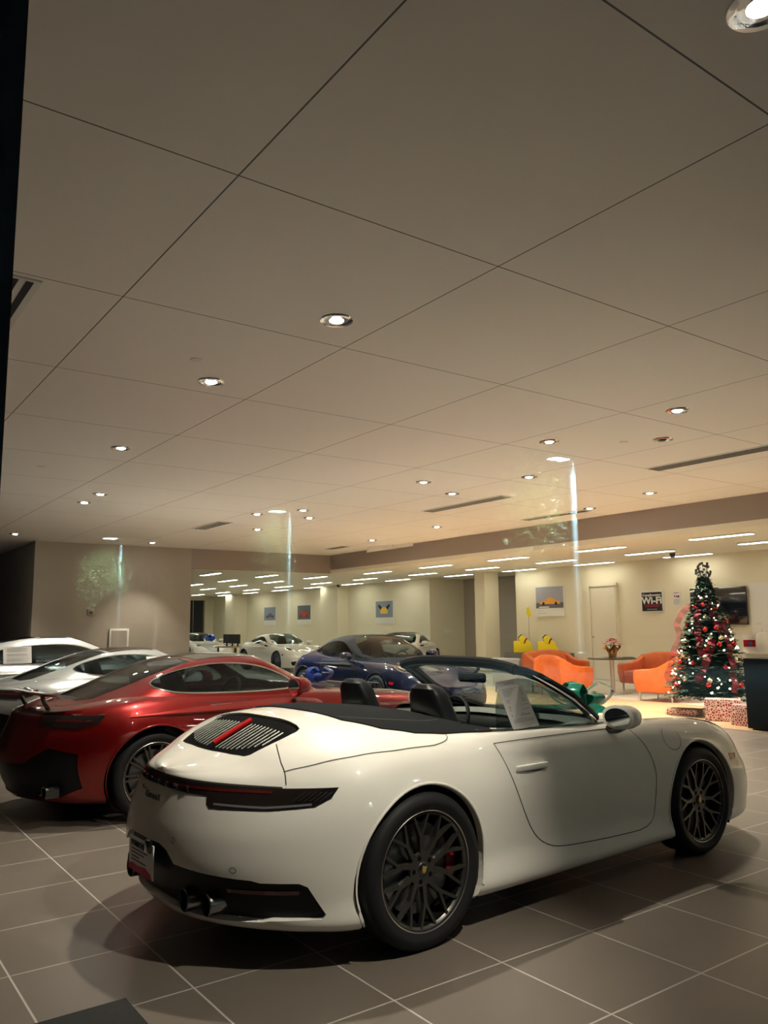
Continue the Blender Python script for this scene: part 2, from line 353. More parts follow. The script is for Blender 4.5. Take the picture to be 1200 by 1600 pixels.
    def path(s, pts, step=0.03, closed=True, smooth=False):
        # points in mixed projections, densified inside each projection
        out = []; n = len(pts); rng = range(n if closed else n - 1)
        for i in rng:
            a, b = pts[i], pts[(i + 1) % n]
            ua, ub = s.inv(a), s.inv(b)
            if a[0] == b[0] and a[0] != 'u' and (a[0] != 's' or len(a) < 4 or len(b) < 4 or a[3] == b[3]):
                L = math.hypot(a[1] - b[1], a[2] - b[2]); k = max(1, int(L / step))
                for j in range(k):
                    f = j / k; q = (a[0], lerp(a[1], b[1], f), lerp(a[2], b[2], f)) + (tuple(a[3:]) if len(a) > 3 else ())
                    out.append(s.inv(q) if j else ua)
            else:
                pa, pb = s.F([ua[0], ub[0]], [ua[1], ub[1]]); k = max(1, int(np.linalg.norm(pa - pb) / step))
                for j in range(k): out.append((lerp(ua[0], ub[0], j / k), lerp(ua[1], ub[1], j / k)))
        if not closed: out.append(s.inv(pts[-1]))
        return out
def halves(sf, key, fn, step=.05):
    # a region that crosses the middle of the tail or nose, given as one half for side = +1 / -1
    return [(key, sf.path(fn(1), step)), (key, sf.path(fn(-1), step))]
def in_poly(px, py, poly):
    c = np.zeros(len(px), bool); n = len(poly)
    for i in range(n):
        x1, y1 = poly[i]; x2, y2 = poly[(i + 1) % n]
        if y1 == y2: continue
        h = ((y1 > py) != (y2 > py)) & (px < (x2 - x1) * (py - y1) / (y2 - y1) + x1); c ^= h
    return c
def smooth_loop(pts, it=2):
    # Chaikin rounding inside one projection
    for _ in range(it):
        o = []
        for i in range(len(pts)):
            a, b = pts[i], pts[(i + 1) % len(pts)]; ex = tuple(a[3:])
            o.append((a[0], a[1] * .75 + b[1] * .25, a[2] * .75 + b[2] * .25) + ex); o.append((a[0], a[1] * .25 + b[1] * .75, a[2] * .25 + b[2] * .75) + ex)
        pts = o
    return pts
def cut_surface(sf, regions, nu, nt):
    # regions: (key, polygon in (u,t)); later ones win; returns {key: (u,t,tris)} with key 'base' for the remainder
    LU, LT = 4.5, 3.2
    V = []; E = []
    polys = [(k, [(float(u), float(t)) for u, t in p]) for k, p in regions]
    bnd = [(i / nu, -1.0) for i in range(nu)] + [(1.0, -1 + 2 * j / (2 * nt)) for j in range(2 * nt)] + [(1 - i / nu, 1.0) for i in range(nu)] + [(0.0, 1 - 2 * j / (2 * nt)) for j in range(2 * nt)]
    for loop in [bnd] + [p for _, p in polys]:
        b = len(V); V += loop; E += [(b + i, b + (i + 1) % len(loop)) for i in range(len(loop))]
    PV = np.array(V); gu, gt = np.meshgrid(np.arange(1, nu) / nu, np.linspace(-1, 1, 2 * nt + 1)[1:-1], indexing='ij'); G = np.stack([gu.ravel(), gt.ravel()], 1)
    du, dt = 0.35 / nu, 0.35 / nt
    keep = np.ones(len(G), bool)
    for q in PV[len(bnd):]: keep &= ~((np.abs(G[:, 0] - q[0]) < du) & (np.abs(G[:, 1] - q[1]) < dt))
    A = np.concatenate([PV, G[keep]])
    r = delaunay_2d_cdt([Vector((a[0] * LU, a[1] * LT)) for a in A], E, [], 0, 1e-7)
    vs = np.array([(v.x / LU, v.y / LT) for v in r[0]]); tr = np.array([f for f in r[2] if len(f) == 3])
    c = vs[tr].mean(1); lab = np.full(len(tr), -1)
    for k, (_, p) in enumerate(polys): lab[in_poly(c[:, 0], c[:, 1], p)] = k
    out = {}
    for k in range(-1, len(polys)):
        key = 'base' if k < 0 else polys[k][0]; T = tr[lab == k]
        out.setdefault(key, []).append(T)
    res = {}
    for key, Ts in out.items():
        T = np.concatenate(Ts)
        if not len(T): continue
        ids, inv = np.unique(T, return_inverse=True); res[key] = (vs[ids, 0], vs[ids, 1], inv.reshape(-1, 3))
    return res
def panel(name, sf, piece, m, parent, offset=0.0, skirt=0.0, flip=1):
    u, t, T = piece; P = sf.F(u, t); Nn = sf.N(u, t)
    c = P.mean(0) * 0; c[2] = .5; c[0] = 0
    # outward: away from the long axis at (y=0, z=.45)
    ctr = P.copy(); ctr[:, 1] = 0; ctr[:, 2] = 0.45; ctr[:, 0] = np.clip(ctr[:, 0], sf.xa + .5, sf.xb - .5)
    sgn = np.sign((Nn * (P - ctr)).sum(1)); tot = np.sign(sgn.sum()) or 1; Nn = Nn * tot
    Q = P + Nn * offset
    verts = [tuple(p) for p in Q]; faces = [tuple(int(i) for i in f) for f in T]; ln = []
    a, b, cc = Q[T[:, 0]], Q[T[:, 1]], Q[T[:, 2]]
    fn = np.cross(b - a, cc - a); fl = (fn * Nn[T].sum(1)).sum(1) < 0
    faces = [f[::-1] if w else f for f, w in zip(faces, fl)]
    nbase = len(faces)
    if skirt:
        cnt = {}
        for f in faces:
            for i in range(3):
                e = (f[i], f[(i + 1) % 3]); cnt[tuple(sorted(e))] = cnt.get(tuple(sorted(e)), []) + [e]
        add = {}
        for k_, es in cnt.items():
            if len(es) == 1:
                e0, e1 = es[0]
                if (u[e0] < 1e-5 and u[e1] < 1e-5) or (u[e0] > .99999 and u[e1] > .99999) or (abs(t[e0]) > .99999 and abs(t[e1]) > .99999): continue
                for v in es[0]:
                    if v not in add: add[v] = len(verts); verts.append(tuple(Q[v] - Nn[v] * skirt))
                i, j = es[0]; faces.append((j, i, add[i], add[j]))
    me = bpy.data.meshes.new(name); me.from_pydata(verts, [], faces); me.materials.append(M[m] if isinstance(m, str) else m)
    me.polygons.foreach_set('use_smooth', [True] * len(faces))
    ln = []
    for k_, f in enumerate(faces):
        if k_ < nbase: ln += [tuple(Nn[i]) for i in f]
        else:
            p = [Vector(verts[i]) for i in f]; nn = (p[1] - p[0]).cross(p[2] - p[0]); nn = nn.normalized() if nn.length > 0 else Vector((0, 0, 1)); ln += [tuple(nn)] * len(f)
    me.update(); me.normals_split_custom_set(ln)
    return link(bpy.data.objects.new(name, me), parent)
def strip(name, sf, loops, w, m, parent, lift=0.0012, closed=False):
    bm = bmesh.new()
    for uv in loops:
        uv = np.array(uv); P = sf.F(uv[:, 0], uv[:, 1]); Nn = sf.N(uv[:, 0], uv[:, 1])
        ctr = P.copy(); ctr[:, 1] = 0; ctr[:, 2] = .45; ctr[:, 0] = np.clip(ctr[:, 0], sf.xa + .5, sf.xb - .5); Nn *= (np.sign((Nn * (P - ctr)).sum(1)))[:, None]
        n = len(P); L = []; R_ = []
        for i in range(n):
            a, b = P[(i - 1) % n] if (closed or i) else P[0], P[(i + 1) % n] if (closed or i < n - 1) else P[-1]
            d = b - a; d = d / (np.linalg.norm(d) + 1e-9); s_ = np.cross(d, Nn[i]); s_ /= (np.linalg.norm(s_) + 1e-9)
            q = P[i] + Nn[i] * lift; L.append(bm.verts.new(q + s_ * w / 2)); R_.append(bm.verts.new(q - s_ * w / 2))
        for i in range(n if closed else n - 1):
            j = (i + 1) % n; bm.faces.new((L[i], L[j], R_[j], R_[i]))
    return bm_obj(name, bm, m, parent)
def edge_tube(name, sf, uv, rad, m, parent, lift=0.0, seg=8):
    uv = np.array(uv); P = sf.F(uv[:, 0], uv[:, 1]); bm = bmesh.new(); add_tube(bm, [tuple(p) for p in P], rad, seg)
    return bm_obj(name, bm, m, parent, smooth=True)

# ------------------------------------------------------------------ wheels
def wheel_proto(kind, R, W, rr, rimmat='rim', lipmat='rimlip', cal='caliper', detail=True):
    # axis along y, outer face towards -y, centre at the origin; the tyre mesh carries the rest
    prof = [(rr + .004, -W / 2 + .012), (rr + .03, -W / 2 + .002), (R - .045, -W / 2), (R - .014, -W / 2 + .012), (R, -W / 2 + .035), (R, W / 2 - .035), (R - .014, W / 2 - .012), (R - .045, W / 2), (rr + .03, W / 2), (rr + .004, W / 2 - .012), (rr - .012, W / 2 - .02), (rr - .012, -W / 2 + .02)]
    ty = lathe('wheel', prof, 'tyre', None, seg=72 if detail else 36, axis='Y', closed=True, auto=50)
    yo = -W / 2 + .016
    lathe('rim', [(rr - .006, yo + .001), (rr + .004, yo - .002), (rr + .006, yo + .004), (rr - .006, yo + .014), (rr - .020, W / 2 - .03), (rr - .028, W / 2 - .03), (rr - .026, yo + .02), (rr - .014, yo + .006)], rimmat, ty, seg=72 if detail else 32, axis='Y', closed=True, auto=25)
    lathe('rim_edge', [(rr - .0045, yo - .002), (rr - .001, yo - .0045), (rr + .0025, yo - .002), (rr - .001, yo + .001)], lipmat, ty, seg=72 if detail else 32, axis='Y', closed=True, auto=25)
    lathe('barrel', [(rr - .018, yo + .014), (rr - .018, W / 2 - .03), (rr - .03, W / 2 - .03), (rr - .03, yo + .02)], 'under', ty, seg=36, axis='Y', closed=True)
    bm = bmesh.new()
    def bar(a0, r0, a1, r1, w0, w1, y0, y1, th=.022):
        p0 = Vector((r0 * math.cos(a0), y0, r0 * math.sin(a0))); p1 = Vector((r1 * math.cos(a1), y1, r1 * math.sin(a1)))
        d = (p1 - p0).normalized(); sd = d.cross(Vector((0, 1, 0))).normalized()
        v = []
        for p, w in ((p0, w0), (p1, w1)):
            v += [bm.verts.new(p + sd * w * .5 + Vector((0, th, 0))), bm.verts.new(p + sd * w * .38), bm.verts.new(p - sd * w * .38), bm.verts.new(p - sd * w * .5 + Vector((0, th, 0)))]
        for i in range(4):
            j = (i + 1) % 4; bm.faces.new((v[i], v[j], v[4 + j], v[4 + i]))
        bm.faces.new(v[:4]); bm.faces.new(v[4:][::-1])
    hub_y = yo + .030
    if kind == 'mesh':
        for g in range(5):
            for k in (-1, 1):
                a = 2 * PI * g / 5 + PI / 2 + k * math.radians(17.5)
                am = a + k * math.radians(1.5)
                bar(a - k * math.radians(5), .062, am, .150 * rr / .26, .034, .024, hub_y, yo + .020)
                for q in (-1, 1): bar(am, .143 * rr / .26, am + q * math.radians(10), rr - .012, .021, .016, yo + .021, yo + .006)
    else:
        for g in range(10):
            a = 2 * PI * g / 10 + .2
            for q in (-1, 1): bar(a + q * .05, .06, a + q * .085, rr - .012, .020, .018, hub_y, yo + .006)
    sp = bm_obj('spokes', bm, rimmat, ty, smooth=False)
    hb = lathe('hub', [(0, hub_y - .004), (.030, hub_y - .004), (.034, hub_y - .001), (.078, hub_y - .001), (.082, hub_y + .012), (.06, hub_y + .035), (0, hub_y + .035)], rimmat, ty, seg=40, axis='Y')
    if detail:
        bm = bmesh.new()
        for g in range(5):
            a = 2 * PI * g / 5 + PI / 2 + PI / 5
            add_lathe(bm, [(0, hub_y - .0022), (.0115, hub_y - .0022), (.0125, hub_y + .002)], 14, 'Y', (.056 * math.cos(a), 0, .056 * math.sin(a)))
        bm_obj('wheel_bolts', bm, 'under', hb)
        cap = lathe('centre_cap', [(0, hub_y - .0105), (.024, hub_y - .0095), (.029, hub_y - .006), (.030, hub_y - .002), (0, hub_y - .002)], 'gloss', hb, seg=28, axis='Y')
        # small shield emblem on the cap
        sh = [(-.013, .015), (-.006, .017), (0, .015), (.006, .017), (.013, .015), (.012, -.004), (.006, -.013), (0, -.017), (-.006, -.013), (-.012, -.004)]
        prism('emblem', sh, hub_y - .0125, hub_y - .009, 'gold', hb)
    lathe('brake_disc', [(.07, yo + .075), (rr - .065, yo + .075), (rr - .065, yo + .10), (.07, yo + .10)], 'disc', ty, seg=40, axis='Y', closed=True)
    if cal:
        pts = []
        for k in range(9): a = math.radians(-20 + 5 * k); pts.append(((rr - .035) * math.cos(a), (rr - .035) * math.sin(a)))
        for k in range(9): a = math.radians(20 - 5 * k); pts.append(((rr - .09) * math.cos(a), (rr - .09) * math.sin(a)))
        prism('brake_caliper', pts, yo + .06, yo + .13, cal, ty, bevel=.006)
    return ty
def put_wheel(proto, parent, x, y, R, side, spin=0.0, first=False, cal_rear=False):
    o = proto if first else copy_tree(proto)
    o.parent = parent; o.location = (x, y, R)
    o.rotation_euler = (0, spin, 0) if side < 0 else (0, spin, PI)
    for ch in o.children:
        if ch.name.startswith('brake_caliper'): ch.rotation_euler = (0, -spin + (0 if cal_rear else PI), 0) if side < 0 else (0, -spin + (PI if cal_rear else 0), 0)
    return o

def arch_poly(x0, z0, r, side, a0=-40, a1=220, n=44, zb=None):
    # wheel opening outline in side view, closed below the sill
    p = []
    for k in range(n + 1):
        a = math.radians(a0 + (a1 - a0) * k / n); p.append(('s', x0 + r * math.cos(a), z0 + r * math.sin(a), side))
    return p
def wheel_house(parent, x, R, ra, yin, yout, side):
    # dark inner arch: a half drum closed towards the middle of the car
    bm = bmesh.new(); n = 28; A = []; B = []
    for k in range(n + 1):
        a = math.radians(-30 + 240 * k / n); c, s_ = math.cos(a), math.sin(a)
        A.append(bm.verts.new((x + ra * c, side * yin, R + ra * s_))); B.append(bm.verts.new((x + ra * c, side * yout, R + ra * s_)))
    for k in range(n): bm.faces.new((A[k], A[k + 1], B[k + 1], B[k]))
    bm.faces.new(A)
    return bm_obj('wheel_arch_liner', bm, 'under', parent)
def seat(parent, x, y, m='leather', h=1.0, slant=.30):
    bm = bmesh.new()
    # cushion, tall backrest with shoulder wings and a built-in head section
    add_box(bm, (x - .20, y - .25, .38), (x + .32, y + .25, .52), .05, 3)
    def sec(z, w, xo, t): return z, w, xo, t
    rows = [sec(.42, .25, .0, .13), sec(.60, .26, .0, .13), sec(.80, .25, 0, .11), sec(.88, .225, 0, .10), sec(h - .06, .175, 0, .085), sec(h + .04, .145, 0, .075), sec(h + .115, .13, 0, .07), sec(h + .155, .105, 0, .058), sec(h + .178, .06, 0, .035)]
    rings = []
    for z, w, xo, t in rows:
        cx = x - .22 - (z - .42) * slant; ring = []
        for k in range(20):
            a = 2 * PI * k / 20; c, s_ = math.cos(a), math.sin(a)
            ring.append(bm.verts.new((cx + t * math.copysign(abs(c) ** .6, c), y + w * math.copysign(abs(s_) ** .5, s_), z)))
        rings.append(ring)
    for a, b in zip(rings, rings[1:]):
        for k in range(20): bm.faces.new((a[k], a[(k + 1) % 20], b[(k + 1) % 20], b[k]))
    bm.faces.new(rings[0][::-1]); bm.faces.new(rings[-1])
    return bm_obj('seat', bm, m, parent, smooth=True)
def steering(parent, x, y, z, r=.18, tilt=.42):
    bm = bmesh.new(); pts = []
    for k in range(33):
        a = 2 * PI * k / 32; pts.append(Vector((x - math.sin(tilt) * r * math.sin(a) * -1 * 1.0, y + r * math.cos(a), z + math.cos(tilt) * r * math.sin(a))))
    add_tube(bm, pts, .014, 8, cap=False)
    add_box(bm, (x - .02, y - .05, z - .05), (x + .03, y + .05, z + .05), .015)
    for dx in (-1, 1): add_tube(bm, [(x, y, z), (x, y + dx * r, z)], .011, 6)
    add_tube(bm, [(x, y, z), (x - .05, y, z - r * .92)], .011, 6); add_tube(bm, [(x + .02, y, z), (x + .3, y, z - .08)], .03, 8)
    return bm_obj('steering_wheel', bm, 'leather', parent, smooth=True)
# ------------------------------------------------------------------ rear-engined sports car: body, coupe cabin
BODY = [
 [-2.268, (0, .825), (.30, .83), (.56, .815), (.80, .775), (.925, .60), (.905, .30), (.86, .19), (.5, .165), (0, .165)],
 [-2.055, (0, .885), (.30, .885), (.56, .868), (.80, .80), (.925, .62), (.905, .30), (.87, .18), (.5, .15), (0, .15)],
 [-1.87, (0, .958), (.30, .955), (.57, .935), (.81, .84), (.925, .65), (.905, .30), (.87, .17), (.5, .14), (0, .14)],
 [-1.60, (0, 1.04), (.32, 1.035), (.60, .99), (.83, .885), (.926, .69), (.915, .33), (.88, .16), (.5, .13), (0, .13)],
 [-1.22, (0, 1.06), (.34, 1.05), (.64, 1.005), (.84, .91), (.926, .71), (.918, .36), (.88, .16), (.5, .13), (0, .13)],
 [-.85, (0, 1.03), (.36, 1.02), (.68, .975), (.83, .91), (.915, .70), (.905, .36), (.88, .155), (.5, .13), (0, .13)],
 [-.40, (0, .97), (.38, .965), (.69, .93), (.805, .89), (.898, .68), (.885, .36), (.875, .15), (.5, .13), (0, .13)],
 [.05, (0, .93), (.38, .93), (.69, .91), (.795, .875), (.888, .66), (.875, .34), (.872, .15), (.5, .13), (0, .13)],
 [.45, (0, .91), (.38, .915), (.68, .895), (.80, .862), (.890, .65), (.880, .33), (.872, .15), (.5, .13), (0, .13)],
 [.80, (0, .855), (.36, .86), (.66, .880), (.82, .845), (.902, .63), (.895, .32), (.872, .15), (.5, .13), (0, .13)],
 [1.225, (0, .785), (.34, .79), (.66, .862), (.83, .815), (.914, .60), (.905, .30), (.872, .15), (.5, .13), (0, .13)],
 [1.60, (0, .72), (.32, .725), (.63, .815), (.825, .775), (.908, .55), (.905, .28), (.86, .15), (.5, .13), (0, .13)],
 [1.95, (0, .63), (.30, .63), (.58, .70), (.80, .68), (.90, .50), (.90, .27), (.85, .15), (.5, .13), (0, .13)],
 [2.225, (0, .52), (.30, .52), (.56, .52), (.76, .50), (.88, .42), (.88, .27), (.85, .16), (.5, .14), (0, .14)]]
TAIL = ([.13, .20, .32, .45, .56, .66, .74, .80, .88, 1.2], [.16, .085, .025, .0, .012, .042, .072, .088, .105, .11])
NOSE = ([.13, .2, .35, .5, .6, 1.2], [.10, .03, .0, .03, .08, .08])
CABIN = [
 [-2.05, (0, .885), (.24, .88), (.40, .86), (.54, .83), (.64, .80), (.66, .74)],
 [-1.95, (0, .93), (.26, .92), (.42, .89), (.56, .86), (.66, .82), (.68, .75)],
 [-1.60, (0, 1.06), (.28, 1.045), (.45, 1.0), (.60, .94), (.72, .87), (.74, .78)],
 [-1.20, (0, 1.185), (.30, 1.17), (.48, 1.12), (.64, 1.01), (.755, .88), (.77, .80)],
 [-.80, (0, 1.272), (.32, 1.26), (.52, 1.21), (.66, 1.07), (.765, .885), (.775, .80)],
 [-.40, (0, 1.298), (.34, 1.288), (.55, 1.235), (.66, 1.09), (.762, .885), (.77, .80)],
 [-.12, (0, 1.278), (.38, 1.268), (.60, 1.215), (.68, 1.08), (.757, .885), (.765, .80)],
 [.13, (0, 1.21), (.42, 1.19), (.65, 1.11), (.712, .995), (.755, .885), (.76, .80)],
 [.38, (0, 1.095), (.44, 1.07), (.69, .985), (.728, .93), (.752, .865), (.755, .79)],
 [.60, (0, .955), (.42, .935), (.66, .89), (.70, .87), (.74, .84), (.75, .78)],
 [.72, (0, .885), (.42, .87), (.66, .85), (.70, .84), (.74, .82), (.75, .76)]]
sf911 = Surf(BODY, (-1.42, 2.45, 1.8), (1.45, 3.4, 3.0), TAIL, NOSE)
cb911 = Surf(CABIN, (-1.6, 2.2, 2.0), (.30, 2.4, 1.5))
WS_T = [(.655, 0), (.63, .28), (.56, .47), (.40, .625), (.22, .605), (-.06, .505), (-.085, .28), (-.09, 0)]
def mir(pl): return pl + [(x, -y) for x, y in pl[::-1] if abs(y) > 1e-6]
SIDEWIN = [(.30, .935), (.10, 1.06), (-.12, 1.165), (-.40, 1.20), (-.72, 1.185), (-1.0, 1.115), (-1.22, 1.02), (-1.30, .965), (-1.22, .94), (-.6, .925)]
def both(fn):  return [fn(1), fn(-1)]
def round_seat_pair(root, seats=True):
    seat(root, -.28, -.36); seat(root, -.28, .36)
def interior(root, x0, x1, hw=.66, floor=.22, dash_x=.42, seats=True, wheel=True):
    bm = bmesh.new(); add_box(bm, (x0, -hw - .06, floor - .02), (x1, hw + .06, floor + .02)); add_box(bm, (x0, -hw - .14, floor), (x1, -hw, .86), .02); add_box(bm, (x0, hw, floor), (x1, hw + .14, .86), .02)
    add_box(bm, (x0 - .03, -hw - .1, floor), (x0 + .03, hw + .1, .84), .01); add_box(bm, (x1 - .03, -hw - .05, floor), (x1 + .03, hw + .05, .80), .01)
    add_box(bm, (-.5, -.10, floor), (dash_x, .10, .55), .03)
    bm_obj('interior', bm, 'leather', root)
    bm = bmesh.new(); add_box(bm, (dash_x - .14, -hw - .02, .58), (dash_x + .24, hw + .02, .86), .07, 4)
    bm_obj('dashboard', bm, 'leather', root, smooth=True)
    if seats: round_seat_pair(root)
    if wheel: steering(root, dash_x - .30, .37, .84)

def finish_911(root, pieces, paint, R_f=.342, R_r=.358, wheelset=None, spin=(.1, .5), first=True):
    for side in (-1, 1):
        wheel_house(root, -1.225, R_r, .405, .45, .895, side); wheel_house(root, 1.225, R_f, .395, .45, .885, side)
    return
def front_lamps(root, sf, kind):
    for sd in (1, -1):
        pass

def build_911(name, paint, roofmat, loc, rz, wf, wr, firstw, hero=False, seats=True, softtop=False, nu=110, nt=46):
    root = empty(name, loc, rz)
    sf, cb = sf911, cb911
    reg = []; gaps = []
    for sd in (1, -1):
        reg.append(('hole', sf.path(arch_poly(-1.225, .362, .392, sd), .04)))
        reg.append(('hole', sf.path(arch_poly(1.225, .348, .380, sd), .04)))
        door = [(.565, .868), (.66, .76), (.715, .60), (.70, .42), (.665, .262), (.30, .262), (-.18, .285), (-.32, .315), (-.43, .39), (-.52, .53), (-.60, .70), (-.665, .885)]
        dp = smooth_loop([('s', x, z, sd) for x, z in door[:1] * 4 + door[1:-1] + door[-1:] * 4], 2)
        duv = sf.path(dp, .03); reg.append(('door_%s' % ('r' if sd > 0 else 'l'), duv)); gaps.append((duv, True))
        # headlamp: oval on the fender front
        hl = [('t', 1.665 + .165 * math.cos(a), -sd * (.655 + .118 * math.sin(a))) for a in np.linspace(0, 2 * PI, 25)[:-1]]
        reg.append(('lamp_%d' % (sd > 0), sf.path(hl, .05))); 
        mk = [('s', 1.60, .61, sd), ('s', 1.72, .60, sd), ('s', 1.70, .565, sd), ('s', 1.605, .565, sd)]
        reg.append(('marker_%d' % (sd > 0), sf.path(mk, .04)))
    hood = smooth_loop([('t', .70, .50), ('t', 1.2, .46), ('t', 1.75, .40), ('t', 2.02, .30), ('t', 2.08, 0), ('t', 2.02, -.30), ('t', 1.75, -.40), ('t', 1.2, -.46), ('t', .70, -.50), ('t', .74, 0)], 1)
    gaps.append((sf.path(hood, .04), True))
    # front intake
    reg += halves(sf, 'intake', lambda q: [('f', -q * 1e-4, .41), ('f', -q * .50, .40), ('f', -q * .78, .36), ('f', -q * .74, .24), ('f', -q * 1e-4, .22)])
    ck = [('t', .45, 0), ('t', .40, .50), ('t', .20, .675), ('t', -.45, .69), ('t', -.70, .66), ('t', -.76, .50), ('t', -.80, 0)]
    ck = ck + [('t', x[1], -x[2]) for x in ck[1:-1][::-1]]
    reg.append(('cock', sf.path(smooth_loop(ck, 1), .05)))
    # tail lamp band: across the back, round the corners
    def band(zt, zb, ztc, zbc, xe):
        up = [('r', y, lerp(zt, ztc, (abs(y) / .70) ** 2)) for y in np.linspace(-.70, .70, 15)]
        dn = [('r', y, lerp(zb, zbc, (abs(y) / .70) ** 2)) for y in np.linspace(.70, -.70, 15)]
        return up, dn
    def tail_half(q):
        y = -q
        return [('r', y * 1e-4, .748), ('r', y * .40, .742), ('r', y * .415, .712), ('r', y * .44, .694), ('r', y * .68, .697), ('s', -1.92, .700, q), ('s', -1.79, .712, q), ('s', -1.72, .745, q), ('s', -1.68, .788, q), ('s', -1.90, .785, q), ('r', y * .70, .785), ('r', y * .35, .794), ('r', y * 1e-4, .798)]
    reg += halves(sf, 'tail', tail_half)
    def low_half(q):
        y = -q
        return [('r', y * 1e-4, .51), ('r', y * .17, .51), ('r', y * .24, .49), ('r', y * .30, .44), ('r', y * .66, .408), ('s', -2.0, .398, q), ('s', -1.86, .392, q), ('s', -1.825, .375, q), ('s', -1.745, .25, q), ('s', -1.76, .232, q), ('s', -1.95, .228, q), ('r', y * .66, .222), ('r', y * .46, .212), ('r', y * .3, .218), ('r', y * 1e-4, .235)]
    reg += halves(sf, 'diffuser', low_half)
    if hero:
        grille = [('t', -1.60, 0), ('t', -1.61, .25), ('t', -1.63, .43), ('t', -1.68, .46), ('t', -1.89, .41), ('t', -1.93, .36), ('t', -1.955, 0)]
        grille = grille + [('t', x[1], -x[2]) for x in grille[1:-1][::-1]]
        guv = sf.path(smooth_loop(grille, 1), .03); reg.append(('grille', guv))
    pc = cut_surface(sf, reg, nu, nt)
    pm = M[paint]
    body = panel('body', sf, pc['base'], pm, root, 0, .036 if hero else .016)
    dr = panel('door', sf, pc['door_r'], pm, root); dl = panel('door', sf, pc['door_l'], pm, root)
    strip('panel_gaps', sf, [uv for uv, c in gaps], .005, 'gap', body, closed=True)
    panel('rear_diffuser', sf, pc['diffuser'], 'blackpl', root, -.03 if hero else -.01)
    panel('front_grille', sf, pc['intake'], 'blackpl', root, -.01)
    for k in ('marker_0', 'marker_1'): panel('side_marker', sf, pc[k], 'redlens2', root, .002, .002)
    for k in ('lamp_0', 'lamp_1'):
        if k in pc:
            h = panel('headlamp', sf, pc[k], 'gloss', root, .004, .006)
            sd = 1 if k == 'lamp_1' else -1
            ring = [('t', 1.665 + .172 * math.cos(a), -sd * (.655 + .122 * math.sin(a))) for a in np.linspace(0, 2 * PI, 37)[:-1]]
            strip('headlamp_ring', sf, [[sf.inv(q) for q in ring]], .016, 'chrome', h, .006, closed=True)
            inner = [('t', 1.655 + .085 * math.cos(a), -sd * (.655 + .06 * math.sin(a))) for a in np.linspace(0, 2 * PI, 25)[:-1]]
            strip('headlamp_inner', sf, [[sf.inv(q) for q in inner]], .022, 'lens', h, .008, closed=True)
    tl = panel('tail_lamp', sf, pc['tail'], 'smoke', root, .004, .006)
    # red light line along the top of the band, from corner to corner
    bar = [('r', y, .772 - .006 * abs(y)) for y in np.linspace(-.66, .66, 25)]
    buv = [sf.inv(q) for q in bar]
    strip('light_bar', sf, [buv], .012, 'redlens', tl, .008)
    # arch lips
    for sd in (1, -1):
        for (x, z, r) in ((-1.225, .362, .397), (1.225, .348, .385)):
            lip = [sf.inv(('s', x + r * math.cos(a), z + r * math.sin(a), sd)) for a in np.radians(np.linspace(-16 if x > 0 else -20, 196, 44))]
            edge_tube('arch_lip', sf, lip, .007, pm, body)
    finish_911(root, pc, paint)
    # wheels
    for i, (x, y, R_, sd, pr, cr) in enumerate(((-1.225, -.785, .358, -1, wr, True), (1.225, -.795, .342, -1, wf, False), (-1.225, .785, .358, 1, wr, True), (1.225, .795, .342, 1, wf, False))):
        put_wheel(pr, root, x, y, R_, sd, (.25, .05, .4, .9)[i], first=(firstw and i < 2), cal_rear=cr)
    # mirrors
    for sd in (-1, 1):
        mirror(root, .37, sd, pm, .92)
    interior(root, -.78, .42, seats=seats)
    if not hero:
        reg = []; 
        for sd in (1, -1): reg.append(('side_%d' % (sd > 0), cb.path(smooth_loop([('s', x, z, sd) for x, z in SIDEWIN], 2), .05)))
        reg.append(('ws', cb.path([('t', x, y) for x, y in mir(WS_T)], .05)))
        reg.append(('rw', cb.path([('t', x, y) for x, y in mir([(-.98, 0), (-.98, .36), (-1.05, .40), (-1.60, .33), (-1.66, .25), (-1.66, 0)])], .05)))
        roofp = [('t', x, y) for x, y in mir([(-.14, 0), (-.14, .47), (-.5, .49), (-.93, .44), (-.93, 0)])]
        if roofmat: reg.append(('roof', cb.path(roofp, .06)))
        pcc = cut_surface(cb, reg, 60, 34)
        panel('cabin', cb, pcc['base'], pm if not softtop else M['cloth'], root)
        if roofmat: panel('roof', cb, pcc['roof'], roofmat, root, .002, .002)
        for k in ('side_0', 'side_1'): panel('side_window', cb, pcc[k], 'carglass', root, -.002)
        panel('windshield', cb, pcc['ws'], 'wsglass', root, -.002)
        panel('rear_window', cb, pcc['rw'], 'carglass', root, -.002)
    return root
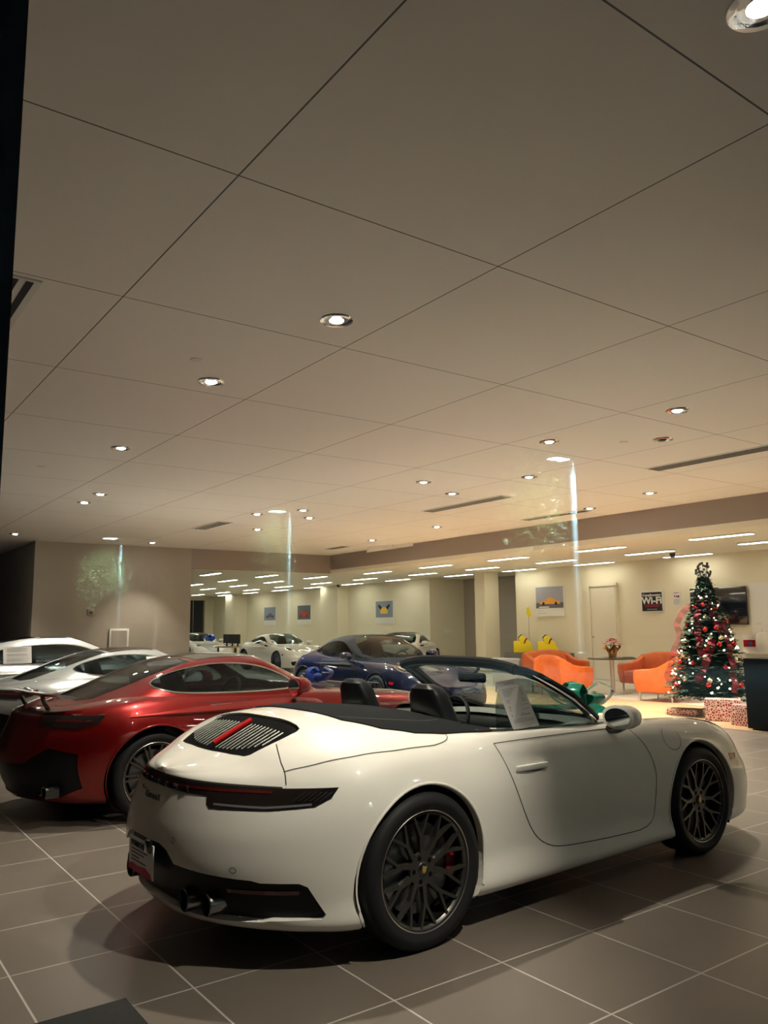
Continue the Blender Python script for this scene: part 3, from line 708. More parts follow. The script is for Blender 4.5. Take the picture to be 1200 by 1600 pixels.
def mirror(root, x, sd, pm, z=.955, y=.90):
    # shell: lathe-like egg cut flat at the back, on a short black foot
    bm = bmesh.new(); rings = []
    for i, (dx, k) in enumerate(((-.075, .82), (-.068, .98), (-.03, 1.0), (.02, .92), (.06, .70), (.085, .38), (.092, .05))):
        ring = []
        for j in range(20):
            a = 2 * PI * j / 20; c, s_ = math.cos(a), math.sin(a)
            ring.append(bm.verts.new((x + dx, sd * (y + .035 + .115 * k * math.copysign(abs(c) ** .8, c)), z + .035 + .072 * k * math.copysign(abs(s_) ** .85, s_))))
        rings.append(ring)
    for a, b in zip(rings, rings[1:]):
        for k in range(20): bm.faces.new((a[k], a[(k + 1) % 20], b[(k + 1) % 20], b[k]))
    bm.faces.new(rings[0][::-1]); bm.faces.new(rings[-1])
    mo = bm_obj('side_mirror', bm, pm, root, smooth=True, auto=50)
    g = [(sd * (y + .035 + .092 * math.cos(a)), z + .035 + .056 * math.sin(a)) for a in np.linspace(0, 2 * PI, 21)[:-1]]
    prism('mirror_glass', g, x - .0775, x - .0745, 'mirrorglass', mo, axis='X')
    tube('mirror_foot', [(x + .02, sd * (y - .10), z - .055), (x + .01, sd * (y - .03), z - .045), (x, sd * (y + .02), z - .02)], [.03, .026, .03], 'gloss', mo, seg=10)
    return mo
# ------------------------------------------------------------------ front-engined fastback coupe and a grey saloon
BODY_G = [
 [-2.27, (0, .85), (.30, .848), (.58, .84), (.80, .80), (.94, .60), (.92, .32), (.86, .20), (.5, .17), (0, .17)],
 [-2.05, (0, .885), (.30, .883), (.60, .875), (.84, .84), (.955, .66), (.935, .32), (.87, .18), (.5, .15), (0, .15)],
 [-1.80, (0, .905), (.32, .905), (.64, .915), (.87, .87), (.965, .68), (.94, .33), (.88, .17), (.5, .14), (0, .14)],
 [-1.315, (0, .94), (.34, .945), (.70, .965), (.885, .90), (.970, .70), (.945, .36), (.89, .16), (.5, .13), (0, .13)],
 [-.80, (0, .94), (.36, .94), (.70, .945), (.85, .895), (.945, .68), (.93, .36), (.89, .155), (.5, .13), (0, .13)],
 [-.20, (0, .93), (.38, .93), (.70, .93), (.835, .88), (.93, .66), (.915, .34), (.89, .15), (.5, .13), (0, .13)],
 [.30, (0, .925), (.38, .93), (.70, .92), (.845, .87), (.935, .65), (.92, .33), (.89, .15), (.5, .13), (0, .13)],
 [.80, (0, .90), (.36, .905), (.70, .895), (.865, .845), (.955, .64), (.935, .32), (.89, .15), (.5, .13), (0, .13)],
 [1.315, (0, .845), (.34, .855), (.68, .865), (.87, .81), (.968, .61), (.94, .30), (.89, .15), (.5, .13), (0, .13)],
 [1.80, (0, .76), (.32, .765), (.64, .785), (.85, .735), (.955, .54), (.94, .28), (.88, .15), (.5, .13), (0, .13)],
 [2.10, (0, .68), (.30, .68), (.58, .67), (.80, .62), (.93, .48), (.92, .27), (.86, .15), (.5, .14), (0, .14)],
 [2.28, (0, .56), (.30, .56), (.56, .55), (.76, .52), (.90, .42), (.90, .27), (.85, .16), (.5, .14), (0, .14)]]
CABIN_G = [
 [-1.98, (0, .885), (.26, .88), (.46, .87), (.60, .84), (.70, .80), (.72, .74)],
 [-1.80, (0, .925), (.28, .92), (.48, .905), (.64, .88), (.74, .84), (.76, .76)],
 [-1.50, (0, 1.03), (.30, 1.02), (.49, .995), (.68, .95), (.80, .89), (.82, .80)],
 [-1.15, (0, 1.155), (.32, 1.145), (.52, 1.115), (.69, 1.04), (.815, .91), (.83, .80)],
 [-.80, (0, 1.25), (.34, 1.24), (.54, 1.205), (.68, 1.09), (.812, .91), (.825, .80)],
 [-.45, (0, 1.285), (.36, 1.275), (.56, 1.235), (.68, 1.10), (.81, .905), (.82, .80)],
 [-.20, (0, 1.27), (.38, 1.26), (.58, 1.21), (.69, 1.08), (.805, .905), (.82, .80)],
 [.05, (0, 1.185), (.42, 1.165), (.66, 1.085), (.74, .99), (.80, .90), (.81, .80)],
 [.30, (0, 1.06), (.44, 1.04), (.72, .96), (.77, .92), (.80, .88), (.81, .79)],
 [.52, (0, .95), (.44, .935), (.70, .90), (.74, .88), (.78, .85), (.79, .78)],
 [.62, (0, .90), (.44, .89), (.68, .87), (.72, .85), (.76, .83), (.77, .77)]]
SIDE_G = [(-1.30, 1.045), (-1.10, 1.125), (-.84, 1.185), (-.55, 1.205), (-.25, 1.175), (-.05, 1.10), (.07, 1.03), (.12, .955), (-.24, .945), (-.60, .95), (-.99, .965), (-1.17, .99)]
def zs(keys, f, xs=1.0): return [[k[0] * xs] + [(y, z * f if z > .3 else z) for y, z in k[1:]] for k in keys]
BODY_S = zs(BODY_G, 1.06, 1.06)
CABIN_S = [
 [-2.02, (0, .96), (.28, .955), (.48, .94), (.62, .91), (.72, .88), (.74, .80)],
 [-1.75, (0, 1.04), (.30, 1.03), (.50, 1.01), (.66, .97), (.77, .91), (.79, .82)],
 [-1.40, (0, 1.20), (.32, 1.19), (.52, 1.16), (.68, 1.07), (.80, .95), (.82, .85)],
 [-.95, (0, 1.345), (.34, 1.335), (.55, 1.30), (.69, 1.15), (.81, .96), (.83, .85)],
 [-.40, (0, 1.41), (.36, 1.40), (.57, 1.36), (.70, 1.18), (.81, .965), (.83, .85)],
 [.05, (0, 1.405), (.38, 1.395), (.58, 1.35), (.70, 1.17), (.81, .965), (.83, .85)],
 [.40, (0, 1.32), (.42, 1.30), (.63, 1.23), (.73, 1.09), (.80, .96), (.82, .85)],
 [.75, (0, 1.14), (.44, 1.12), (.71, 1.05), (.76, .99), (.80, .94), (.82, .84)],
 [1.05, (0, .99), (.44, .98), (.70, .95), (.74, .92), (.78, .89), (.80, .81)],
 [1.15, (0, .94), (.44, .93), (.68, .91), (.72, .89), (.76, .87), (.78, .80)]]
SIDE_S = [(-1.55, 1.04), (-1.30, 1.13), (-.95, 1.235), (-.45, 1.29), (.05, 1.285), (.35, 1.20), (.62, 1.06), (.70, 1.005), (.2, .995), (-.6, .995), (-1.35, 1.01)]
def build_gt(name, BK, CK, SW, paint, loc, rz, wheels, firstw, wb, sedan=False, dark_roof=True, wing=False, nu=90, nt=40, mx=0.02, mz=.955):
    root = empty(name, loc, rz); hb = wb / 2
    sf = Surf(BK, (-1.45, 2.3, 1.8), (1.40, 2.6, 2.2), TAIL, NOSE)
    cb = Surf(CK, (CK[2][0], 2.2, 2.0), (CK[-3][0] - .05, 2.4, 1.5))
    reg = []; gaps = []; R_ = .345
    ws0, ws1 = CK[-1][0], CK[-5][0]
    for sd in (1, -1):
        reg.append(('hole', sf.path(arch_poly(-hb, .352, .392, sd), .04))); reg.append(('hole', sf.path(arch_poly(hb, .352, .388, sd), .04)))
        x0, x1 = (.22, -.92) if not sedan else (.85, -.15)
        door = [('s', x0, .86, sd), ('s', x0 + .07, .60, sd), ('s', x0 + .03, .27, sd), ('s', x1 + .30, .27, sd), ('s', x1 + .12, .45, sd), ('s', x1, .70, sd), ('s', x1 - .03, .885, sd)]
        gaps.append(sf.path(door, .04)); reg.append(('door_%d' % sd, gaps[-1]))
        lampp = [('r', -sd * .42, .845), ('r', -sd * .70, .838), ('s', -1.90, .838, sd), ('s', -1.71, .842, sd), ('s', -1.76, .785, sd), ('s', -1.86, .755, sd), ('r', -sd * .74, .745), ('r', -sd * .45, .755)]
        reg.append(('tail_%d' % sd, sf.path(lampp, .04)))
        hl = [('t', 1.72, -sd * .80), ('t', 1.98, -sd * .74), ('t', 2.06, -sd * .62), ('t', 1.95, -sd * .56), ('t', 1.78, -sd * .66)]
        reg.append(('head_%d' % sd, sf.path(hl, .05)))
        if sedan: gaps.append(sf.path([('s', x1 - .05, .88, sd), ('s', x1 + .0, .45, sd), ('s', x1, .27, sd), ('s', -.95, .27, sd), ('s', -1.0, .5, sd), ('s', -1.25, .85, sd)], .05))
    hood = [('t', ws0 + .06, .58), ('t', 1.4, .56), ('t', 2.0, .40), ('t', 2.08, 0), ('t', 2.0, -.40), ('t', 1.4, -.56), ('t', ws0 + .06, -.58)]
    gaps.append(sf.path(hood, .05))
    reg += halves(sf, 'low', lambda q: [('r', -q * y, z) for y, z in ((1e-4, .46), (.40, .47), (.62, .60), (.80, .56), (.80, .30), (.66, .22), (.4, .20), (1e-4, .20))])
    reg += halves(sf, 'grille', lambda q: [('f', -q * y, z) for y, z in ((1e-4, .58), (.30, .56), (.50, .50), (.44, .28), (1e-4, .24))])
    c0, c1 = ws0 - .14, CK[2][0] + .18
    ck = [('t', c0, 0), ('t', c0 - .06, .5), ('t', c0 - .25, .70), ('t', c1 + .5, .70), ('t', c1 + .1, .55), ('t', c1, .3), ('t', c1, 0)]; ck += [('t', q[1], -q[2]) for q in ck[1:-1][::-1]]
    reg.append(('cock', sf.path(ck, .05)))
    pc = cut_surface(sf, reg, nu, nt); pm = M[paint]
    body = panel('body', sf, pc['base'], pm, root, 0, .014)
    for k in ('door_1', 'door_-1'): panel('door', sf, pc[k], pm, root)
    strip('panel_gaps', sf, gaps, .006, 'gap', body, closed=True)
    for k in ('tail_1', 'tail_-1'):
        sd = int(k[5:]); o = panel('tail_lamp', sf, pc[k], 'smoke', root, .004, .008)
        strip('light_strip', sf, [[sf.inv(q) for q in ([('r', -sd * y, .80) for y in np.linspace(.46, .72, 8)] + [('s', -1.90, .798, sd), ('s', -1.80, .80, sd)])]], .016, 'redlens', o, .006)
        strip('chrome_edge', sf, [[sf.inv(q) for q in ([('r', -sd * y, .847) for y in np.linspace(.42, .72, 8)] + [('s', -1.90, .842, sd), ('s', -1.71, .846, sd)])]], .007, 'chrome', o, .006)
    for k in ('head_1', 'head_-1'):
        if k in pc: panel('headlamp', sf, pc[k], 'lens', root, .003, .006)
    panel('rear_diffuser', sf, pc['low'], 'blackpl', root, -.012); panel('front_grille', sf, pc['grille'], 'blackpl', root, -.012)
    for sd in (1, -1):
        for x in (-hb, hb):
            lip = [sf.inv(('s', x + .394 * math.cos(a), .352 + .394 * math.sin(a), sd)) for a in np.radians(np.linspace(-20, 198, 36))]
            edge_tube('arch_lip', sf, lip, .007, pm, body)
            wheel_house(root, x, R_, .405, .45, .92, -sd)
        # exhaust pair
        for q in (0, 1):
            y = -sd * (.50 + .15 * q)
            bm = bmesh.new(); pl = [(-.055, -.035), (.055, -.035), (.06, .03), (.045, .045), (-.045, .045), (-.06, .03)]
            A = [bm.verts.new((-2.10, y + a, .27 + b)) for a, b in pl]; B = [bm.verts.new((-2.0, y + a, .27 + b)) for a, b in pl]; I = [bm.verts.new((-2.098, y + a * .82, .27 + b * .8)) for a, b in pl]; J = [bm.verts.new((-2.08, y + a * .82, .27 + b * .8)) for a, b in pl]
            for i in range(6):
                j = (i + 1) % 6; bm.faces.new((A[i], A[j], B[j], B[i])); bm.faces.new((A[i], I[i], I[j], A[j])); bm.faces.new((I[i], J[i], J[j], I[j]))
            bm.faces.new(J); bm_obj('exhaust_pipe', bm, 'gloss', root)
        mirror(root, mx, sd, pm, mz, .95)
        strip('window_trim', cb, [cb.path(smooth_loop([('s', x, z, sd) for x, z in SW], 2), .04)], .016, 'chrome', root, .004, closed=True)
        strip('door_handle', sf, [[sf.inv(('s', x, .855, sd)) for x in np.linspace(x1 + .10, x1 + .30, 6)]], .022, 'chrome', root, .006)
    for i, (x, sd) in enumerate(((-hb, -1), (hb, -1), (-hb, 1), (hb, 1))):
        put_wheel(wheels, root, x, sd * .80, R_, sd, (.2, .7, .4, .1)[i], first=(firstw and i == 0), cal_rear=i % 2 == 0)
    interior(root, c1 + .1, c0, .68, seats=False, dash_x=c0 - .18)
    for y in (-.38, .38): seat(root, -.55 if not sedan else -.1, y)
    reg = []
    for sd in (1, -1): reg.append(('side_%d' % (sd > 0), cb.path(smooth_loop([('s', x, z, sd) for x, z in SW], 2), .05)))
    wz = mir([(ws0 - .07, 0), (ws0 - .12, .36), (ws0 - .28, .62), (ws1 + .06, .54), (ws1 + .02, .30), (ws1 + .01, 0)])
    reg.append(('ws', cb.path([('t', x, y) for x, y in wz], .05)))
    r0, r1 = CK[4][0] - .02, CK[1][0] + .02
    reg.append(('rw', cb.path([('t', x, y) for x, y in mir([(r0, 0), (r0 - .02, .47), (r0 - .5, .46), (r1 + .10, .42), (r1, .30), (r1, 0)])], .05)))
    reg.append(('roof', cb.path([('t', x, y) for x, y in mir([(ws1 - .03, 0), (ws1 - .03, .50), (-.45, .52), (r0 + .04, .48), (r0 + .04, 0)])], .06)))
    pcc = cut_surface(cb, reg, 60, 34)
    panel('cabin', cb, pcc['base'], pm, root)
    panel('roof', cb, pcc['roof'], 'gloss' if dark_roof else pm, root, .002, .002)
    for k in ('side_0', 'side_1'): panel('side_window', cb, pcc[k], 'carglass', root, -.002)
    panel('windshield', cb, pcc['ws'], 'wsglass', root, -.002); panel('rear_window', cb, pcc['rw'], 'carglass', root, .001)
    if wing:
        bm = bmesh.new(); n = 17; rings = []
        for i in range(n):
            y = lerp(-.60, .60, i / (n - 1)); xo = -2.10 + .16 * (abs(y) / .6) ** 2.2; zo = 1.00 - .02 * (abs(y) / .6) ** 2
            rings.append([bm.verts.new((xo + a, y, zo + b)) for a, b in ((-.10, .022), (-.03, .022), (.06, .004), (.10, -.012), (.05, -.016), (-.05, -.004))])
        for a, b in zip(rings, rings[1:]):
            for k in range(6): bm.faces.new((a[k], a[(k + 1) % 6], b[(k + 1) % 6], b[k]))
        bm.faces.new(rings[0]); bm.faces.new(rings[-1][::-1])
        wg = bm_obj('spoiler', bm, 'gloss', root, smooth=True)
        for y in (-.34, .34): tube('spoiler_strut', [(-2.0, y, .86), (-2.04, y, .93), (-2.06, y, .99)], .018, 'gloss', wg, 8)
    return root
# ------------------------------------------------------------------ the room
ZU, ZL, GY = 3.70, 3.15, 0.55
def slab(name, lo, hi, m): return struct(box(name, lo, hi, m))
def slab0(name, lo, hi, m):   # keeps object space equal to room metres, for the joint grid
    return slab(name, lo, hi, m)
slab0('floor', (-6, GY, -.12), (10.9, 40, 0), 'floor')
slab0('floor_wood', (10.9, GY, -.12), (13.5, 20.9, 0.0), 'wood')
slab0('floor_lounge', (13.5, GY, -.12), (19.5, 40, 0.0), 'floor_light')
slab0('floor_back', (10.9, 20.9, -.12), (13.5, 40, 0.0), 'floor_light')
slab('ceiling', (-6, GY, ZU), (13.1, 20.9, ZU + .1), 'ceil')
slab('ceiling_low_right', (13.1, GY, ZL), (19.5, 20.9, ZL + .1), 'ceil_low')
slab('ceiling_low_back', (4.6, 21.0, ZL), (19.5, 40, ZL + .1), 'ceil_low')
slab('trim_1', (13.1, GY, ZL + .1), (13.22, 20.9, ZU + .1), 'beam')
slab('trim_3', (8.57, 20.9, ZL), (13.22, 21.02, ZU + .1), 'beam')
slab('wall_back', (4.5, 20.9, 0), (8.57, 21.15, ZU), 'wall_taupe')
slab('wall_side', (4.5, 21.15, 0), (4.75, 30, ZU), 'wall_taupe')
slab('wall_left', (-6.2, GY, 0), (-6, 30, ZU), 'wall_dark')
slab('wall_rear', (-6, 30, 0), (4.75, 30.2, ZU), 'wall_dark')
slab('ceiling_left', (-6, 20.9, ZU), (4.5, 30, ZU + .1), 'ceil')
slab('wall_right', (17.7, GY, 0), (17.9, 17.5, ZL), 'wall')
slab('wall_alcove', (17.9, 17.3, 0), (19.5, 17.5, ZL), 'wall_dark')
slab('wall_alcove_end', (19.3, 17.5, 0), (19.5, 21.7, ZL), 'wall_taupe')
slab('wall_alcove_back', (17.7, 21.7, 0), (19.5, 21.9, ZL), 'wall')
slab('wall_right_back', (17.7, 21.9, 0), (17.9, 40, ZL), 'wall')
slab('wall_far', (4.5, 40, 0), (17.9, 40.2, ZL), 'wall')
slab('trim_4', (17.2, 26.9, 0), (17.7, 28.2, ZL), 'wall')
slab('trim_5', (17.1, 36.0, 0), (17.7, 37.2, ZL), 'wall')
slab('trim_6', (17.0, 18.15, 0), (17.6, 18.6, ZL), 'wall')
slab('wall_east', (10, GY, 0), (19.5, GY + .15, ZL), 'wall')
slab('baseboard_right', (17.68, GY, 0), (17.7, 17.5, .10), 'white')
slab('baseboard_back', (4.5, 20.88, 0), (8.57, 20.9, .12), 'wall_dark')
prism('ceiling_panel_drop', [(12.5, 17.9), (13.09, 18.9), (13.09, 16.7)], ZU - .075, ZU, 'ceil', axis='Z', smooth=False)['kind'] = 'structure'
# shop front: panes in a black frame
fr = bmesh.new()
add_box(fr, (-.75, GY - .09, -.02), (.080, GY + .01, ZU + .2)); add_box(fr, (-6, GY - .09, ZU), (10, GY + .04, ZU + .35)); add_box(fr, (-6, GY - .09, -.1), (10, GY + .04, .10)); add_box(fr, (4.9, GY - .05, 0), (4.98, GY + .04, ZU)); add_box(fr, (8.4, GY - .05, 0), (8.48, GY + .04, ZU)); add_box(fr, (9.93, GY - .09, 0), (10.05, GY + .04, ZU + .3))
f = bm_obj('window_1', fr, 'black'); struct(f)
for k, (x0, x1) in enumerate(((.080, 4.9), (4.98, 8.4), (8.48, 9.93))):
    for q, (nm, dy, tw) in enumerate((('pane', -.02, 0), ('pane', 0.012, .003))):
        mesh_obj('pane', [(x0, GY + dy, .1), (x1, GY + dy + tw, .1), (x1, GY + dy + tw, ZU), (x0, GY + dy, ZU)], [(0, 1, 2, 3)], 'pane' if q == 0 else 'pane2', f)
# recessed door, white side panel, dark doorway far back
d = box('door_1', (17.60, 13.66, 0), (17.71, 14.62, 2.58), 'wall'); struct(d)
box('door_leaf', (17.585, 13.70, .02), (17.605, 14.52, 2.50), 'doorpaint', d); box('door_frame', (17.56, 14.54, 0), (17.62, 14.66, 2.60), 'doorpaint', d); box('door_head', (17.56, 13.62, 2.52), (17.62, 14.535, 2.60), 'doorpaint', d)
lathe('door_handle', [(0, -.05), (.028, -.04), (.03, -.01), (.012, .0), (.012, .03), (0, .03)], 'chrome', d, seg=16); o = d.children[-1]; o = [c for c in d.children if c.name.startswith('door_handle')][0]; o.location = (17.56, 14.44, 1.15); o.rotation_euler = (0, PI / 2, 0)
d = box('door_2', (17.66, 8.9, 0), (17.70, 9.96, 2.40), 'white'); struct(d)
d = box('door_3', (15.9, 39.93, 0), (17.15, 40.0, 2.95), 'ventdark'); struct(d); box('door_frame', (17.08, 39.90, 0), (17.16, 39.96, 2.95), 'steel', d); box('door_frame', (16.5, 39.90, 0), (16.54, 39.96, 2.95), 'steel', d)
# mat
tag(box('door_mat', (-.1, 2.2, 0), (1.19, 3.49, .012), 'mat'), 'black entrance mat on the grey tiles behind the white convertible', 'mat')

# ------------------------------------------------------------------ ceiling fittings
DL = [(2.94, 4.60, 1.4), (2.79, 6.45, 1.2), (2.97, 9.52, 1.6), (3.76, 13.05, 1.4), (3.79, 14.07, 1.4), (3.77, 19.6, .5), (7.18, 4.68, 2.3), (7.13, 6.40, 2.5), (8.19, 5.56, 0), (7.55, 9.35, 3.4), (8.63, 9.93, 3.4), (8.62, 8.16, 3.4), (11.45, 8.09, 2.6), (12.0, 9.83, 2.6), (11.31, 13.56, 3.4), (11.67, 16.59, 3.2), (6.98, 13.81, 3.2), (7.48, 12.89, 3.2), (8.13, 13.76, 3.2), (8.11, 16.01, 3.2), (7.09, 19.9, .6), (2.61, 1.26, 1.7), (7.2, 1.3, 1.1), (11.5, 1.3, 2.5), (11.5, 4.7, 3.0)]  # last three: unseen downlights added to brighten the ceiling by bounce
def spot(name, loc, w, size, blend, col, parent, rad=.05, aim=None):
    l_ = bpy.data.lights.new(name, 'SPOT'); l_.energy = w; l_.spot_size = math.radians(size); l_.spot_blend = blend; l_.color = col; l_.shadow_soft_size = rad
    o = bpy.data.objects.new(name, l_); o.location = loc
    if aim is not None: o.rotation_euler = (Vector(aim)).to_track_quat('-Z', 'Y').to_euler()
    return link(o, parent)
dlp = None
DLT = {(2.94, 4.60): 'large recessed downlight over the rear of the white convertible', (2.79, 6.45): 'recessed downlight beside the round sprinkler cover, over the red coupe', (2.97, 9.52): 'recessed downlight over the silver coupe', (3.76, 13.05): 'right one of the close downlight pair on the far left', (3.79, 14.07): 'left one of the close downlight pair on the far left',
 (3.77, 19.6): 'leftmost downlight, by the window frame near the taupe wall', (7.18, 4.68): 'recessed downlight above the dark switched-off one on the right', (7.13, 6.40): 'recessed downlight left of the dark switched-off one', (8.19, 5.56): 'switched-off dark recessed downlight at the end of the long air vent', (7.55, 9.35): 'upper one of two downlights above the middle air vent',
 (8.63, 9.93): 'lower one of two downlights above the middle air vent', (8.62, 8.16): 'downlight showing through the mirrored tree on the right', (11.45, 8.09): 'downlight in the right third between the air vent and the bulkhead', (12.0, 9.83): 'downlight beside the dark air vent at the bulkhead', (11.31, 13.56): 'downlight under the middle air vent',
 (11.67, 16.59): 'downlight just left of the dropped ceiling panel', (6.98, 13.81): 'downlight just left of the middle mirrored lamp', (7.48, 12.89): 'upper downlight just right of the middle mirrored lamp', (8.13, 13.76): 'lower downlight just right of the middle mirrored lamp', (8.11, 16.01): 'downlight showing through the middle mirrored tree',
 (7.09, 19.9): 'small downlight right of the left mirrored lamp', (2.61, 1.26): 'recessed downlight cut by the top right corner of the picture', (7.2, 1.3): 'added downlight in the front row, out of the picture to the right', (11.5, 1.3): 'added unseen downlight in the front right corner of the ceiling', (11.5, 4.7): 'added unseen downlight between the long vent and the right bulkhead'}
for i, (x, y, on) in enumerate(DL):
    t = empty('downlight', (x, y, ZU)) if True else None
    if dlp is None:
        trim = lathe('trim_ring', [(.082, .0), (.092, -.012), (.118, -.010), (.122, 0)], 'chrome', t, seg=36); refl = lathe('reflector', [(.084, -.002), (.055, .0), (.052, -.006)], 'chrome', t, seg=28)
        lamp = lathe('lamp', [(0, -.018), (.035, -.016), (.052, -.006), (.052, -.001), (0, -.001)], 'downlamp', t, seg=28); dlp = [trim, refl, lamp]; lampoff = lamp
    else:
        for o in dlp:
            c = o.copy()
            if not on and o is dlp[2]: c.data = o.data.copy(); c.data.materials[0] = M['ventdark']
            link(c, t)
    tag(t, DLT[(x, y)], 'downlight', 'recessed downlights in the high ceiling')
    if on and (x, y) == (2.61, 1.26): spot('spot_light', (0, 0, -.03), DOWN_W * 1.55, 62, .6, (1.0, .88, .73), t, .045, aim=(-1.0, 1.9, -2.9))
    elif on: spot('spot_light', (0, 0, -.03), DOWN_W * on, 68 if y < 2 else 86, .45 if y < 2 else .6, (1.0, .88, .73), t, .045)
DLN = ['nearest the glass', 'second from the glass', 'third from the glass', 'fourth from the glass', 'fifth from the glass', 'sixth from the glass', 'seventh from the glass', 'eighth from the glass', 'ninth from the glass', 'tenth from the glass', 'farthest from the glass', 'last before the taupe wall']
trp = None; trof = []
for c, xs in enumerate((14.0, 15.75, 17.25)):
    for y in (1.6, 4.45, 7.75, 10.6, 13.45, 16.25, 19.0): trof.append((xs, y, c))
for c, xs in enumerate((9.9, 11.8, 13.6, 15.6, 17.0)):
    for y in (22.0, 24.9, 27.8, 30.7, 33.6, 36.5): trof.append((xs, y, c + 3))
CN = ['in the row next to the bulkhead', 'in the middle row of the lounge ceiling', 'in the row along the lounge wall', 'in the leftmost back-room row', 'in the second back-room row', 'in the third back-room row', 'in the fourth back-room row', 'along the poster wall']
cnt = {}
for x, y, c in trof:
    if trp is None:
        bm = bmesh.new(); t = None
        trp = box('strip_light', (-.10, 0, -.03), (.10, 1.27, 0), 'white', None, .004); box('diffuser', (-.085, .015, -.034), (.085, 1.255, -.029), 'trof', trp); o = trp
    else: o = copy_tree(trp)
    o.location = (x, y, ZL); cnt[c] = cnt.get(c, 0) + 1
    tag(o, 'white strip light %s, %s' % (CN[c], DLN[cnt[c] - 1]), 'ceiling light', 'strip lights in the low ceiling')
def vent(x0, y0, x1, y1, slots, label):
    o = box('air_vent', (x0, y0, ZU - .012), (x1, y1, ZU + .002), 'ceil_low', None); o.data.materials[0] = M['white']
    bm = bmesh.new(); w = (x1 - x0) / (slots * 2 + 1)
    for k in range(slots): add_box(bm, (x0 + w * (2 * k + 1), y0 + .03, ZU - .016), (x0 + w * (2 * k + 2), y1 - .03, ZU - .0125))
    bm_obj('slots', bm, 'ventdark', o); tag(o, label, 'air vent')
vent(.66, 5.10, 1.06, 6.95, 4, 'slotted air vent at the left edge beside the dark window frame')
vent(9.55, 4.3, 9.85, 6.80, 4, 'long slotted air vent at the right edge of the high ceiling')
vent(9.45, 9.6, 9.75, 11.8, 3, 'slotted air vent in the middle of the ceiling behind the lamp reflection')
vent(12.05, 10.0, 12.28, 11.7, 3, 'dark slotted air vent next to the bulkhead')
vent(6.8, 15.2, 7.12, 16.6, 3, 'white slotted air vent over the silver and white cars')
vent(11.8, 18.2, 12.05, 19.1, 3, 'small dark air vent near the inner corner of the bulkhead')
for x, y, lb in ((2.45, 5.97, 'round sprinkler cover plate left of two near downlights'), (2.44, 11.22, 'small dark round ceiling cover on the far left'), (7.9, 5.9, 'small round ceiling cover between the middle downlights')):
    o = lathe('sprinkler_cover', [(0, -.008), (.045, -.008), (.05, -.004), (.05, 0), (0, 0)], 'white', seg=28); o.location = (x, y, ZU); tag(o, lb, 'sprinkler cover')
for x, y, z, lb in ((17.05, 26.6, ZL, 'black security camera beside the far pillar'), (16.6, 11.2, ZL, 'dark dome camera over the lounge next to a strip light')):
    o = lathe('security_camera', [(0, -.12), (.05, -.10), (.07, -.05), (.07, -.01), (.08, 0), (0, 0)], 'gloss', seg=20); o.location = (x, y, z); tag(o, lb, 'camera')

# ------------------------------------------------------------------ things on the walls
def frame_x(name, y0, y1, z0, z1, label, cat, bg, xw=17.7, th=.03, art=None, border='white', full=False):
    # flat picture on a wall that faces -x ; y1 > y0 ; picture right is -y
    o = box(name, (xw - th, y0, z0), (xw, y1, z1), border, None); tag(o, label, cat)
    zc = z0 + (z1 - z0) * (0 if full else .27)
    a = box('print', (xw - th - .003, y0 + .02, zc), (xw - th, y1 - .02, z1 - .02), bg, o)
    return o, a, zc
def car_shape(parent, xw, yc, zc, L, body, flip=1):
    # small side-view car picture: racing body, cabin, wheels
    b = [(-.5, .02), (-.49, .12), (-.30, .15), (-.12, .26), (.08, .26), (.25, .15), (.46, .11), (.5, .03)]
    prism('picture_car', [(yc + flip * u * L, zc + v * L) for u, v in b], xw - .002, xw, body, parent, axis='X', smooth=False)
    for u in (-.3, .3):
        prism('picture_wheel', [(yc + u * L + .06 * L * math.cos(a), zc + .04 * L + .06 * L * math.sin(a)) for a in np.linspace(0, 2 * PI, 13)[:-1]], xw - .004, xw - .002, 'black', parent, axis='X', smooth=False)
M['sky1'] = mat('poster_grey_sky', (.36, .36, .42), .5); M['sky2'] = mat('poster_road_grey', (.14, .14, .16), .5); M['sky3'] = mat('poster_blue_grey', (.25, .30, .38), .5)
M['pic_or'] = mat('poster_orange', (.85, .38, .06), .5); M['pic_red'] = mat('poster_red', (.55, .06, .03), .5); M['pic_yel'] = mat('poster_yellow', (.85, .55, .08), .5)
o, a, zc = frame_x('poster', 15.54, 16.64, 1.74, 2.62, 'poster of an orange race car on a track beside the corner of the lounge wall', 'poster', 'sky1', th=.05)
box('print_road', (17.643, 15.56, zc), (17.647, 16.62, zc + .16), 'sky2', o); car_shape(o, 17.644, 16.08, zc + .10, .80, 'pic_or')
box('print_pale_patch', (17.639, 16.1, zc + .015), (17.642, 16.5, zc + .05), 'paper', o)  # pale patch of the print, low on the road
for k, (dz, w) in enumerate(((.13, .22), (.05, .35))): box('caption_line', (17.646, 16.58 - w, 1.78 + dz), (17.650, 16.58, 1.787 + dz), 'ink', o)
o, a, zc = frame_x('poster', 32.94, 34.1, 1.60, 2.46, 'grey poster of a dark car, left one on the back room wall', 'poster', 'sky3'); a.data = a.data; car_shape(o, 17.664, 33.5, zc + .12, .8, 'sky2')
o, a, zc = frame_x('poster', 29.77, 30.93, 1.60, 2.46, 'poster of a red car on the back room wall beside the far pillar', 'poster', 'sky2'); car_shape(o, 17.664, 30.35, zc + .12, .9, 'pic_red')
o, a, zc = frame_x('poster', 23.81, 24.94, 1.60, 2.46, 'blue-grey poster of a yellow car with open doors behind the blue car', 'poster', 'sky3')
prism('picture_car', [(24.38 + u, zc + .14 + v) for u, v in ((-.22, 0), (-.24, .12), (-.12, .24), (.12, .24), (.24, .12), (.22, 0))], 17.662, 17.665, 'pic_yel', o, axis='X', smooth=False)
